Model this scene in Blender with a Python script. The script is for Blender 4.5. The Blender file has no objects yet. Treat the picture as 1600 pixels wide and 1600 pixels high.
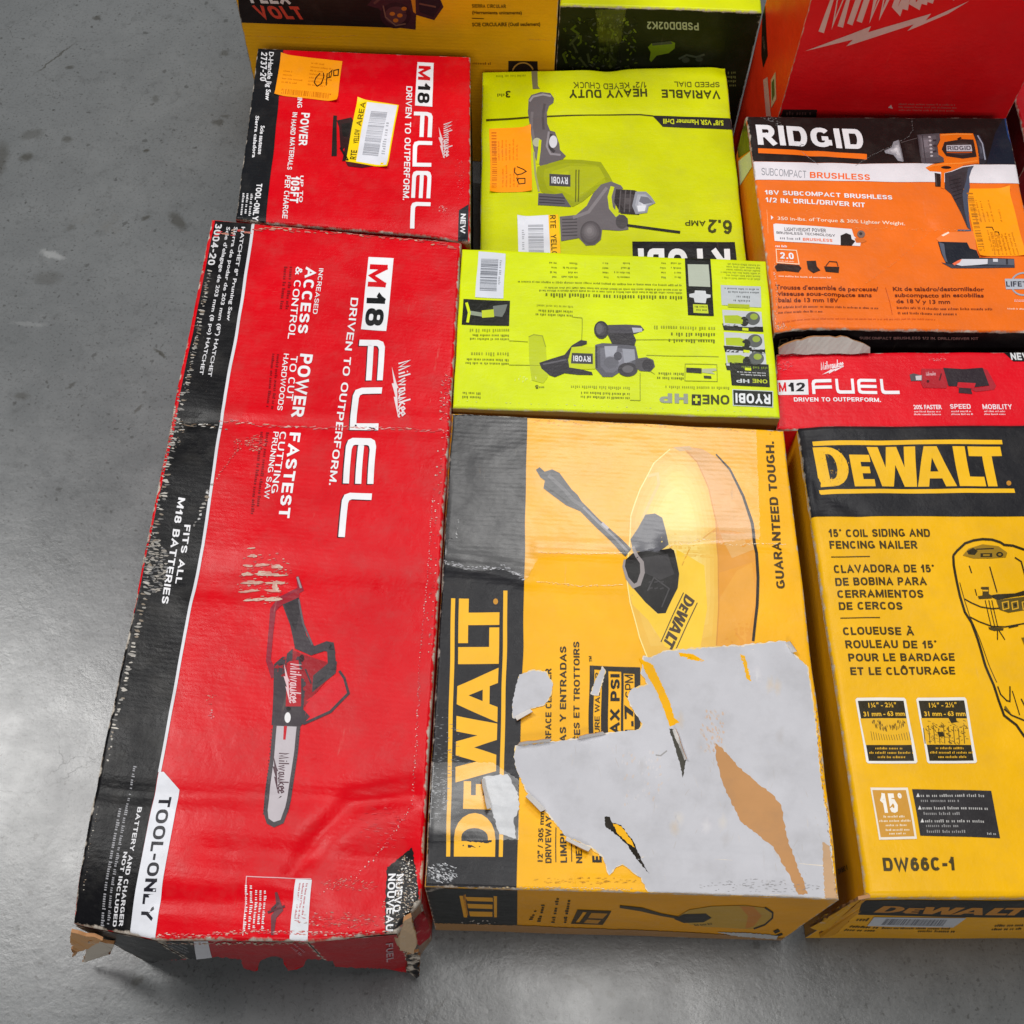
import bpy, bmesh, math, random
from mathutils import Vector, Matrix, noise
from mathutils.geometry import tessellate_polygon

SC = bpy.context.scene
COL = SC.collection
R = random.Random(7)

# ------------------------------------------------------------------ camera
FPX, PITCH, ROLL, CAM_H = 1780.0, math.radians(28.95), math.radians(2.0), 1.3
fwd = Vector((0, math.sin(PITCH), -math.cos(PITCH)))
_x = Vector((1, 0, 0)); _u = _x.cross(fwd)
CX = math.cos(ROLL)*_x + math.sin(ROLL)*_u
CU = -math.sin(ROLL)*_x + math.cos(ROLL)*_u
cam = bpy.data.cameras.new('camera'); camo = bpy.data.objects.new('camera', cam); COL.objects.link(camo)
cam.sensor_width = 36.0; cam.lens = 36.0*FPX/1600.0; cam.clip_start = 0.05; cam.clip_end = 200
camo.matrix_world = Matrix(((CX.x, CU.x, -fwd.x, 0), (CX.y, CU.y, -fwd.y, 0), (CX.z, CU.z, -fwd.z, CAM_H), (0, 0, 0, 1)))
SC.camera = camo
EYE = Vector((0, 0, CAM_H))

# ------------------------------------------------------------------ world and lamps (a hall lit by overhead luminaires, plus one added fill)
w = bpy.data.worlds.new('World'); SC.world = w; w.use_nodes = True
bg = w.node_tree.nodes['Background']; bg.inputs[0].default_value = (0.86, 0.93, 1.0, 1); bg.inputs[1].default_value = 0.06
def lamp(loc, target, sx, sy, power, col=(1, 0.985, 0.96)):
    l = bpy.data.lights.new('ceiling_or_fill_lamp', 'AREA'); l.shape = 'RECTANGLE'; l.size = sx; l.size_y = sy
    l.energy = power; l.color = col
    o = bpy.data.objects.new('ceiling_or_fill_lamp', l); COL.objects.link(o); o.location = loc
    o.rotation_euler = (Vector(target)-Vector(loc)).to_track_quat('-Z', 'Y').to_euler()
    return o
lamp((0.9, 3.9, 6.0), (0.2, 0.6, 0), 2.2, 1.0, 130)
lamp((-3.1, 2.0, 6.0), (-0.5, 0.6, 0), 1.4, 2.2, 235)
lamp((0.6, 0.8, 6.0), (0.2, 0.5, 0), 1.8, 1.2, 115)
lamp((0.3, -6.0, 5.0), (0.2, 1.0, 0.2), 3.0, 1.6, 215)  # fill added behind the camera to brighten the far box fronts
SC.view_settings.view_transform = 'Standard'; SC.view_settings.look = 'None'
SC.view_settings.gamma = 1.0; SC.view_settings.exposure = -0.15; SC.view_settings.use_curve_mapping = False

# ------------------------------------------------------------------ helpers
def lin(c):
    return tuple((x/255/12.92 if x/255 <= 0.04045 else ((x/255+0.055)/1.055)**2.4) for x in c)
class Fr:                                   # a drawing frame: local drawing units -> reference units
    def __init__(s, x, y, k): s.x, s.y, s.k = x, y, k
    def __call__(s, X, Y): return (s.x+X*s.k, s.y+Y*s.k)
PX = Fr(0, 0, 1)
Z1 = Fr(340, 0, .2625); Z2 = Fr(720, 0, .3125); Z3 = Fr(1150, 0, .28125); Z4 = Fr(1150, 300, .28125)
Z5 = Fr(690, 370, .34375); Z6 = Fr(260, 330, .2875); Z7 = Fr(160, 640, .35); Z8 = Fr(80, 1060, .375)
Y1 = Fr(640, 640, .3875); Y2 = Fr(640, 1000, .4375); Y3 = Fr(1220, 640, .275); Y4 = Fr(1220, 1050, .28125)
Y6 = Fr(640, 1340, .4375)
S1 = Fr(390, 70, .15); S2 = Fr(750, 180, .14375); S3 = Fr(1480, 270, .125); S4 = Fr(1470, 820, .25)
S5 = Fr(280, 340, .175); S6 = Fr(130, 1150, .19375); S8 = Fr(800, 1000, .225)

def ray(p): return (p[0]-800)/FPX*CX - (p[1]-800)/FPX*CU + fwd
def on_z(p, h):
    d = ray(p); return EYE + d*((h-CAM_H)/d.z)

# ------------------------------------------------------------------ one shader group for all printed board
def board_group():
    g = bpy.data.node_groups.new('printed_board', 'ShaderNodeTree')
    I = g.interface
    def sock(n, t, d):
        s = I.new_socket(n, in_out='INPUT', socket_type=t); s.default_value = d
    sock('Color', 'NodeSocketColor', (1, 1, 1, 1)); sock('Rough', 'NodeSocketFloat', .4); sock('Edge', 'NodeSocketFloat', .003)
    sock('Scuff', 'NodeSocketFloat', .1); sock('Corr', 'NodeSocketFloat', .2); sock('Dirt', 'NodeSocketFloat', .3)
    sock('Spec', 'NodeSocketFloat', .4)
    I.new_socket('Shader', in_out='OUTPUT', socket_type='NodeSocketShader')
    N = g.nodes; L = g.links
    gi = N.new('NodeGroupInput'); go = N.new('NodeGroupOutput')
    def mth(op, a, b=None, c=None, clamp=False):
        n = N.new('ShaderNodeMath'); n.operation = op; n.use_clamp = clamp
        for i, v in enumerate((a, b, c)):
            if v is None: continue
            if isinstance(v, (int, float)): n.inputs[i].default_value = v
            else: L.new(v, n.inputs[i])
        return n.outputs[0]
    def noi(vec, scale, det, rough=.6, stretch=None):
        if stretch:
            m = N.new('ShaderNodeMapping'); m.inputs['Scale'].default_value = stretch; L.new(vec, m.inputs[0]); vec = m.outputs[0]
        n = N.new('ShaderNodeTexNoise'); n.inputs['Scale'].default_value = scale; n.inputs['Detail'].default_value = det
        n.inputs['Roughness'].default_value = rough; L.new(vec, n.inputs['Vector']); return n.outputs[0]
    def mixc(f, a, b, mode='MIX'):
        n = N.new('ShaderNodeMix'); n.data_type = 'RGBA'; n.blend_type = mode
        if isinstance(f, (int, float)): n.inputs[0].default_value = f
        else: L.new(f, n.inputs[0])
        for k, v in ((6, a), (7, b)):
            if isinstance(v, tuple): n.inputs[k].default_value = (*v, 1)
            else: L.new(v, n.inputs[k])
        return n.outputs[2]
    def rng(v, a, b, c=0.0, d=1.0):
        n = N.new('ShaderNodeMapRange'); n.clamp = True; L.new(v, n.inputs[0])
        for i, q in enumerate((a, b, c, d)): n.inputs[i+1].default_value = q
        return n.outputs[0]
    uv = N.new('ShaderNodeUVMap'); uv.uv_map = 'UVMap'; P = uv.outputs[0]
    at = N.new('ShaderNodeAttribute'); at.attribute_name = 'edge'; E = at.outputs['Fac']
    fine = noi(P, 420, 5); mid = noi(P, 70, 5); low = noi(P, 11, 4)
    streak = noi(P, 60, 5, .7, (1.0, .12, 1)); streak2 = noi(P, 50, 5, .7, (.1, 1.3, 1))
    # worn edges
    lim = mth('MULTIPLY', gi.outputs['Edge'], mth('ADD', mth('MULTIPLY', mth('SUBTRACT', mid, .5), 6.0), mth('MULTIPLY', fine, 1.2)))
    em = rng(mth('SUBTRACT', lim, E), -0.0006, 0.0010)
    # scuffs in patches: streaks masked by a low noise
    area = rng(low, .50, .68)
    sc = mth('MAXIMUM', rng(streak, .64, .70), rng(streak2, .66, .72))
    speck = rng(fine, .66, .72)
    scm = mth('MULTIPLY', mth('MULTIPLY', mth('MAXIMUM', sc, mth('MULTIPLY', speck, .5)), area), gi.outputs['Scuff'], clamp=True)
    wear = mth('MAXIMUM', em, scm, clamp=True)
    paper = mixc(rng(mid, .40, .62), (.30, .20, .125), (.52, .47, .41))
    var = rng(low, .3, .7, .90, 1.06)
    vc = N.new('ShaderNodeVectorMath'); vc.operation = 'SCALE'; L.new(gi.outputs['Color'], vc.inputs[0]); L.new(var, vc.inputs['Scale'])
    dm = mth('MULTIPLY', rng(noi(P, 26, 6, .65), .48, .75), gi.outputs['Dirt'], clamp=True)
    c1 = mixc(mth('MULTIPLY', dm, .35), vc.outputs[0], (.16, .15, .135))
    col = mixc(wear, c1, paper)
    bs = N.new('ShaderNodeBsdfPrincipled')
    L.new(col, bs.inputs['Base Color'])
    rg = mth('ADD', gi.outputs['Rough'], mth('MULTIPLY', mth('SUBTRACT', noi(P, 34, 4), .5), .30))
    L.new(mth('ADD', rg, mth('MULTIPLY', wear, .4), clamp=True), bs.inputs['Roughness'])
    L.new(gi.outputs['Spec'], bs.inputs['Specular IOR Level'])
    # flutes of the corrugated board run along u, one every 5 mm
    sx = N.new('ShaderNodeSeparateXYZ'); L.new(P, sx.inputs[0])
    flute = mth('SINE', mth('ADD', mth('MULTIPLY', sx.outputs[1], 1180.0), mth('MULTIPLY', low, 7.0)))
    flute = mth('MULTIPLY', flute, mth('MULTIPLY', gi.outputs['Corr'], rng(low, .30, .65, .35, 1.0)))
    hgt = mth('ADD', mth('MULTIPLY', flute, .35), mth('ADD', mth('MULTIPLY', mid, .9), mth('ADD', mth('MULTIPLY', low, 1.6), mth('MULTIPLY', fine, .22))))
    hgt = mth('SUBTRACT', hgt, mth('MULTIPLY', wear, .35))
    bp = N.new('ShaderNodeBump'); bp.inputs['Strength'].default_value = .55; bp.inputs['Distance'].default_value = .0011
    L.new(hgt, bp.inputs['Height']); L.new(bp.outputs[0], bs.inputs['Normal'])
    L.new(bs.outputs[0], go.inputs[0])
    return g
BOARD = board_group()
_mc = {}
WEAR0 = dict(Rough=.46, Edge=.0012, Scuff=.25, Corr=.25, Dirt=.3, Spec=.18)
def mat(rgb, wear, **kw):
    d = dict(WEAR0); d.update(wear); d.update(kw)
    key = (tuple(rgb), tuple(sorted(d.items())))
    if key in _mc: return _mc[key]
    m = bpy.data.materials.new('printed_board'); m.use_nodes = True
    nt = m.node_tree; nt.nodes.clear()
    gn = nt.nodes.new('ShaderNodeGroup'); gn.node_tree = BOARD
    gn.inputs['Color'].default_value = (*lin(rgb), 1)
    for k, v in d.items(): gn.inputs[k].default_value = v
    o = nt.nodes.new('ShaderNodeOutputMaterial'); nt.links.new(gn.outputs[0], o.inputs[0])
    m.diffuse_color = (*lin(rgb), 1)
    _mc[key] = m; return m

# ------------------------------------------------------------------ panels: plane + outline + dents
class Panel:
    def __init__(s, O, U, V, N, outline, wear, step=.005, amp=.0006, r=.0028, seed=0, warp=.0009):
        s.O, s.U, s.V, s.N = Vector(O), Vector(U), Vector(V), Vector(N)
        s.wear = wear; s.step = step; s.curls = []; s.amp = amp; s.r = r; s.seed = seed; s.wp = warp; s.dents = []; s.remap = None
        s.set_outline([s.uv(p) for p in outline])
    def set_outline(s, uv):
        s.out = uv; s.ed = []
        n = len(uv); cx = sum(p[0] for p in uv)/n; cy = sum(p[1] for p in uv)/n
        for i in range(n):
            (x0, y0), (x1, y1) = uv[i], uv[(i+1) % n]
            L = math.hypot(x1-x0, y1-y0); a, b = -(y1-y0)/L, (x1-x0)/L
            if a*(cx-x0)+b*(cy-y0) < 0: a, b = -a, -b
            s.ed.append((a, b, -(a*x0+b*y0), i))
    def uv(s, P): d = Vector(P)-s.O; return (d.dot(s.U), d.dot(s.V))
    def hit(s, p):
        d = ray(p); t = (s.O-EYE).dot(s.N)/d.dot(s.N); return s.uv(EYE+d*t)
    def edge(s, u, v): return min(a*u+b*v+c for a, b, c, _ in s.ed)
    def curl(s, fr, X, Y, rad=.016, h=.004): s.curls.append((*s.hit(fr(X, Y)), rad, h))
    def dent(s, fr, X, Y, rad, depth, rad2=None, ang=0):          # radii in metres
        u, v = s.hit(fr(X, Y)); s.dents.append(('g', u, v, rad, rad2 or rad, ang, depth))
    def crease(s, fr, pts, width, depth):
        q = [s.hit(fr(*p)) for p in pts]; width = max(width, .009)
        for a, b in zip(q, q[1:]): s.dents.append(('l', a, b, width, depth))
    def d(s, u, v):
        z = s.amp*(noise.noise((u*11+s.seed*3.1, v*11, s.seed*1.7))+.5*noise.noise((u*29, v*29+s.seed, 3.3)))
        cre = {}
        for t in s.dents:
            if t[0] == 'g':
                _, a, b, r1, r2, an, dep = t; x, y = u-a, v-b; c, q = math.cos(an), math.sin(an)
                e = ((x*c+y*q)/r1)**2+((-x*q+y*c)/r2)**2
                if e < 9: z -= dep*math.exp(-e)
            else:
                _, a, b, wd, dep = t; dx, dy = b[0]-a[0], b[1]-a[1]; L2 = dx*dx+dy*dy
                k = max(0, min(1, ((u-a[0])*dx+(v-a[1])*dy)/L2))
                e = ((u-a[0]-k*dx)**2+(v-a[1]-k*dy)**2)/(wd*wd)
                if e < 9:
                    h = -dep*math.exp(-e); kk = (wd, dep)
                    if kk not in cre or abs(h) > abs(cre[kk]): cre[kk] = h
        return z+sum(cre.values())
    def surf(s, u, v, lift=0.0):
        e = s.edge(u, v); z = s.d(u, v)
        if e < s.r:
            q = s.r-max(e, 0); z -= s.r-math.sqrt(max(0, s.r*s.r-q*q))
        wx = s.wp*noise.noise((u*21, v*21, 5.1+s.seed)); wy = s.wp*noise.noise((u*21, v*21, 9.7+s.seed))
        if s.remap: return s.remap(u, v, z*0.6+lift)
        return s.O+s.U*(u+wx)+s.V*(v+wy)+s.N*(z+lift)

def cut(bm, co, no, clear=False):
    bmesh.ops.bisect_plane(bm, geom=bm.verts[:]+bm.edges[:]+bm.faces[:], dist=1e-6, plane_co=co, plane_no=no, clear_outer=clear)

def blend(cols, und):
    if und is None: return cols
    return [tuple(int(u+(c-u)*k) for c, u in zip(q, und)) for q in cols for k in (.92, .65, .4)]
def whole(fn):                               # everything one call draws belongs together
    def run(s, *a, **k):
        if s.depth == 0: s.call += 1
        s.depth += 1
        try: return fn(s, *a, **k)
        finally: s.depth -= 1
    return run
SPLIT = {'lettering', 'callout_text', 'front_lettering', 'feature_badge', 'inset_picture', 'printed_logo', 'front_logo', 'side_print', 'front_print', 'side_band', 'printed_inset', 'feature_column', 'tool_picture'}
class Art:                                   # flat shapes that lie on a panel, built as ONE mesh
    def __init__(s, pan): s.p = pan; s.items = []; s.call = 0; s.depth = 0
    def add_uv(s, loops, col, lv, **kw): s.items.append((loops, col, lv, kw, s.call))
    @whole
    def poly(s, fr, pts, col, lv=1, holes=(), **kw):
        s.add_uv([[s.p.hit(fr(*q)) for q in pts]]+[[s.p.hit(fr(*q)) for q in h] for h in holes], col, lv, **kw)
    @whole
    def tear(s, fr, pts, col, lv=1, amp=4, n=5, **kw):             # polygon with a ragged, torn outline
        out = []
        for a, b in zip(pts, pts[1:]+pts[:1]):
            L = math.hypot(b[0]-a[0], b[1]-a[1]); m = max(1, int(L/(amp*1.6)))
            for i in range(m):
                k = i/m; j = 0 if i == 0 else R.uniform(-amp, amp)*.6
                out.append((a[0]+(b[0]-a[0])*k-(b[1]-a[1])/L*j, a[1]+(b[1]-a[1])*k+(b[0]-a[0])/L*j))
        s.poly(fr, out, col, lv, **kw)
    @whole
    def soft(s, fr, pts, c0, c1, n=5, lv=1, cx=None, cy=None, end=.25, **kw):     # shading printed in bands from rim to middle
        if cx is None: cx = sum(p[0] for p in pts)/len(pts); cy = sum(p[1] for p in pts)/len(pts)
        for i in range(n):
            k = 1-(1-end)*i/max(1, n-1); t = i/max(1, n-1)
            s.poly(fr, [(cx+(x-cx)*k, cy+(y-cy)*k) for x, y in pts], tuple(int(a+(b-a)*t) for a, b in zip(c0, c1)), lv+.12*i, **kw)
    def ell(s, fr, cx, cy, rx, ry, col, lv=1, rot=0, n=24, **kw):
        c, q = math.cos(rot), math.sin(rot)
        s.poly(fr, [(cx+rx*math.cos(t)*c-ry*math.sin(t)*q, cy+rx*math.cos(t)*q+ry*math.sin(t)*c) for t in (2*math.pi*i/n for i in range(n))], col, lv, **kw)
    @whole
    def stroke(s, fr, pts, wd, col, lv=1, closed=False, **kw):
        n = len(pts); Lf = []; Rt = []; wf = wd if isinstance(wd, (list, tuple)) else [wd]*n
        for i in range(n):
            a = pts[(i-1) % n] if (i > 0 or closed) else pts[i]; b = pts[(i+1) % n] if (i < n-1 or closed) else pts[i]
            p = pts[i]
            d1 = Vector((p[0]-a[0], p[1]-a[1])); d2 = Vector((b[0]-p[0], b[1]-p[1]))
            d1 = d1.normalized() if d1.length else d2.normalized(); d2 = d2.normalized() if d2.length else d1
            m = d1+d2
            m = m.normalized() if m.length > .05 else d1
            k = wf[i]/2/max(.45, m.dot(d1)); nx, ny = -m.y*k, m.x*k
            Lf.append((p[0]+nx, p[1]+ny)); Rt.append((p[0]-nx, p[1]-ny))
        rngs = range(n if closed else n-1)
        for i in rngs:
            j = (i+1) % n
            s.poly(fr, [Lf[i], Lf[j], Rt[j], Rt[i]], col, lv, **kw)
    @whole
    def unit(s, fr, bl, br, tl, loops_list, col, lv=2, **kw):       # shapes drawn in a unit box
        B, X, T = Vector(fr(*bl)), Vector(fr(*br)), Vector(fr(*tl))
        for loops in loops_list:
            s.add_uv([[s.p.hit(B+(X-B)*x+(T-B)*y) for x, y in lp] for lp in loops], col, lv, **kw)
    @whole
    def text(s, fr, body, bl, br, tl, col, lv=2, bold=.0, **kw):
        tris, x0, x1, cap = glyphs(body, bold)
        for z in range(6):
            q = [[[((x-x0)/(x1-x0), y/cap) for x, y in t]] for t, k in tris if k == z]
            if q: s.unit(fr, bl, br, tl, q, col, lv+.06*z, **kw)
    @whole
    def greek(s, fr, bl, br, tl, col, rows=1, lv=2, fill=(.75, 1.0), gap=.55, **kw):   # fine print too small to read
        for r in range(rows):
            B = Vector(fr(*bl)); X = Vector(fr(*br))-B; T = Vector(fr(*tl))-B
            hgt = 1/(rows+(rows-1)*gap); y0 = 1-(r*(1+gap)+1)*hgt
            cw = T.length*hgt/X.length*.62; x = 0; end = R.uniform(*fill)
            while x < end:
                n = R.randint(2, 8)
                for _ in range(n):
                    if x > end: break
                    hh = hgt*R.choice((.62, .64, .66, .9)); ww = cw*R.uniform(.42, .66)
                    q = [(x, y0), (x+ww, y0), (x+ww, y0+hh), (x, y0+hh)]
                    s.add_uv([[s.p.hit(B+X*a+T*b) for a, b in q]], col, lv, **kw)
                    x += cw
                x += cw*.8
    @whole
    def bars(s, fr, bl, br, tl, col, n=40, lv=3, **kw):             # barcode
        x = 0; q = []
        ws = [R.choice((1, 1, 1, 2, 2, 3)) for _ in range(n*2)]; tot = sum(ws)
        for i, w_ in enumerate(ws):
            if i % 2 == 0: q.append([[(x/tot, 0), ((x+w_)/tot, 0), ((x+w_)/tot, 1), (x/tot, 1)]])
            x += w_
        s.unit(fr, bl, br, tl, q, col, lv, **kw)
    def flake(s, fr, X, Y, a, b, col, lv=5, ang=0, **kw):
        n = R.randint(6, 9); c, q = math.cos(ang), math.sin(ang); pts = []
        for i in range(n):
            t = 2*math.pi*i/n+R.uniform(-.3, .3); k = R.uniform(.5, 1.1)
            x, y = .52*a*k*math.cos(t), .52*b*k*math.sin(t); pts.append((X+x*c-y*q, Y+x*q+y*c))
        s.poly(fr, pts, col, lv, **kw)
    @whole
    def flakes_line(s, fr, pts, n, a, b, cols, jit=3, lv=5, ang=0, und=None, **kw):
        cols = blend(cols, und); n = int(n*1.5); a *= .85; b *= .8
        seg = [math.hypot(q[0]-p[0], q[1]-p[1]) for p, q in zip(pts, pts[1:])]; tot = sum(seg)
        for i in range(n):
            t = (i+R.uniform(.2, .8))/n*tot; k = 0
            while k < len(seg)-1 and t > seg[k]: t -= seg[k]; k += 1
            p, q = pts[k], pts[k+1]; f = t/seg[k]
            s.flake(fr, p[0]+(q[0]-p[0])*f+R.uniform(-jit, jit), p[1]+(q[1]-p[1])*f+R.uniform(-jit, jit), a*R.uniform(.5, 1.2), b*R.uniform(.6, 1.3), R.choice(cols), lv, ang+R.uniform(-.2, .2), **kw)
    @whole
    def flakes_area(s, fr, cx, cy, rx, ry, n, a, b, cols, lv=5, ang=0, und=None, **kw):
        cols = blend(cols, und); n = int(n*1.7); a *= .85; b *= .75
        for i in range(n):
            t = R.uniform(0, 6.283); k = math.sqrt(R.random())
            s.flake(fr, cx+rx*k*math.cos(t), cy+ry*k*math.sin(t), a*R.uniform(.3, 1.2), b*R.uniform(.6, 1.3), R.choice(cols), lv, ang+R.uniform(-.2, .2), **kw)
    def build(s, name, parent, clip=True, label=None):
        if name in SPLIT:
            bx = {}
            for it in s.items:
                xs = [q[0] for q in it[0][0]]; ys = [q[1] for q in it[0][0]]; o = bx.get(it[4])
                n = [min(xs), min(ys), max(xs), max(ys)]
                bx[it[4]] = n if o is None else [min(o[0], n[0]), min(o[1], n[1]), max(o[2], n[2]), max(o[3], n[3])]
            par = {k: k for k in bx}
            def fd(k):
                while par[k] != k: k = par[k]
                return k
            ks = list(bx); m = .0035
            for i, a in enumerate(ks):
                for b in ks[:i]:
                    A, B = bx[a], bx[b]
                    if A[0]-m < B[2] and B[0]-m < A[2] and A[1]-m < B[3] and B[1]-m < A[3]: par[fd(a)] = fd(b)
            cl = {}
            for it in s.items: cl.setdefault(fd(it[4]), []).append(it)
            res = None
            for g in cl.values():
                sub = Art(s.p); sub.items = g; o = sub.build1(name, parent, clip, label); res = res or o
            return res
        o = s.build1(name, parent, clip, label)
        if name in ('worn_patch', 'splash_and_sheen', 'fine_print'): o['kind'] = 'stuff'
        return o
    def build1(s, name, parent, clip=True, label=None):
        p = s.p; mats = []; idx = {}
        out = bmesh.new(); uvl = out.loops.layers.uv.new('UVMap'); el = out.verts.layers.float.new('edge')
        big = bmesh.new(); small = bmesh.new()
        for loops, col, lv, kw, _ in s.items:
            key = (tuple(col), tuple(sorted(kw.items())))
            if key not in idx: idx[key] = len(mats); mats.append(mat(col, p.wear, **kw))
            xs = [q[0] for q in loops[0]]; ys = [q[1] for q in loops[0]]
            inner = p.edge((min(xs)+max(xs))/2, (min(ys)+max(ys))/2) > .02
            bm = small if inner and max(xs)-min(xs) < .009 and max(ys)-min(ys) < .009 else big
            flat = [q for lp in loops for q in lp]
            vs = [bm.verts.new((q[0], q[1], lv)) for q in flat]
            conv = len(loops) == 1 and len(flat) <= 4
            tr = [tuple(range(len(flat)))] if conv and len(flat) == 3 else tessellate_polygon([[Vector((q[0], q[1], 0)) for q in lp] for lp in loops])
            for t in tr:
                a, b, c = (flat[i] for i in t)
                ar = (b[0]-a[0])*(c[1]-a[1])-(b[1]-a[1])*(c[0]-a[0])
                if abs(ar) < 1e-12: continue
                t = t if ar > 0 else t[::-1]
                try: f = bm.faces.new([vs[i] for i in t]); f.material_index = idx[key]
                except ValueError: pass
        if len(big.faces):
            xs = [v.co.x for v in big.verts]; ys = [v.co.y for v in big.verts]; st = p.step
            for i in range(math.floor(min(xs)/st)+1, math.ceil(max(xs)/st)): cut(big, (i*st, 0, 0), (1, 0, 0))
            for i in range(math.floor(min(ys)/st)+1, math.ceil(max(ys)/st)): cut(big, (0, i*st, 0), (0, 1, 0))
            for a, b, c, _ in p.ed:
                for off in ((.0004, .0012, p.r) if clip else (.0012, p.r)):
                    cut(big, (a*(off-c), b*(off-c), 0), (-a, -b, 0), clear=clip and off == .0004)
        for bm in (big, small):
            mp = {}
            for v in bm.verts:
                u, q, lv = v.co
                lf = .00045+.00006*lv if lv else 0.0
                if lv >= 3:
                    for cu, cv, cr, ch in p.curls: lf += ch*max(0, 1-math.hypot(u-cu, q-cv)/cr)**1.6
                nv = out.verts.new(p.surf(u, q, lf)); nv[el] = p.edge(u, q); mp[v] = nv
            for f in bm.faces:
                try: nf = out.faces.new([mp[v] for v in f.verts])
                except ValueError: continue
                nf.material_index = f.material_index; nf.smooth = True
                for l, ol in zip(nf.loops, f.loops): l[uvl].uv = (ol.vert.co.x, ol.vert.co.y)
            bm.free()
        return link(name, out, mats, parent, label)

def link(name, bm, mats, parent, label=None):
    me = bpy.data.meshes.new(name)
    if parent is not None:
        off = ORG[parent.name]
        for v in bm.verts: v.co -= off
    bm.to_mesh(me); bm.free()
    for m in mats: me.materials.append(m)
    o = bpy.data.objects.new(name, me); COL.objects.link(o)
    if parent is not None: o.parent = parent; ORG[o.name] = ORG[parent.name]
    if label: o['label'] = label
    return o
ORG = {}
def thing(name, loc, label, cat, group=None):
    o = bpy.data.objects.new(name, None); COL.objects.link(o); o.location = loc; o.empty_display_size = .05
    o['label'] = label; o['category'] = cat
    if group: o['group'] = group
    ORG[o.name] = Vector(loc); return o

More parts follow.
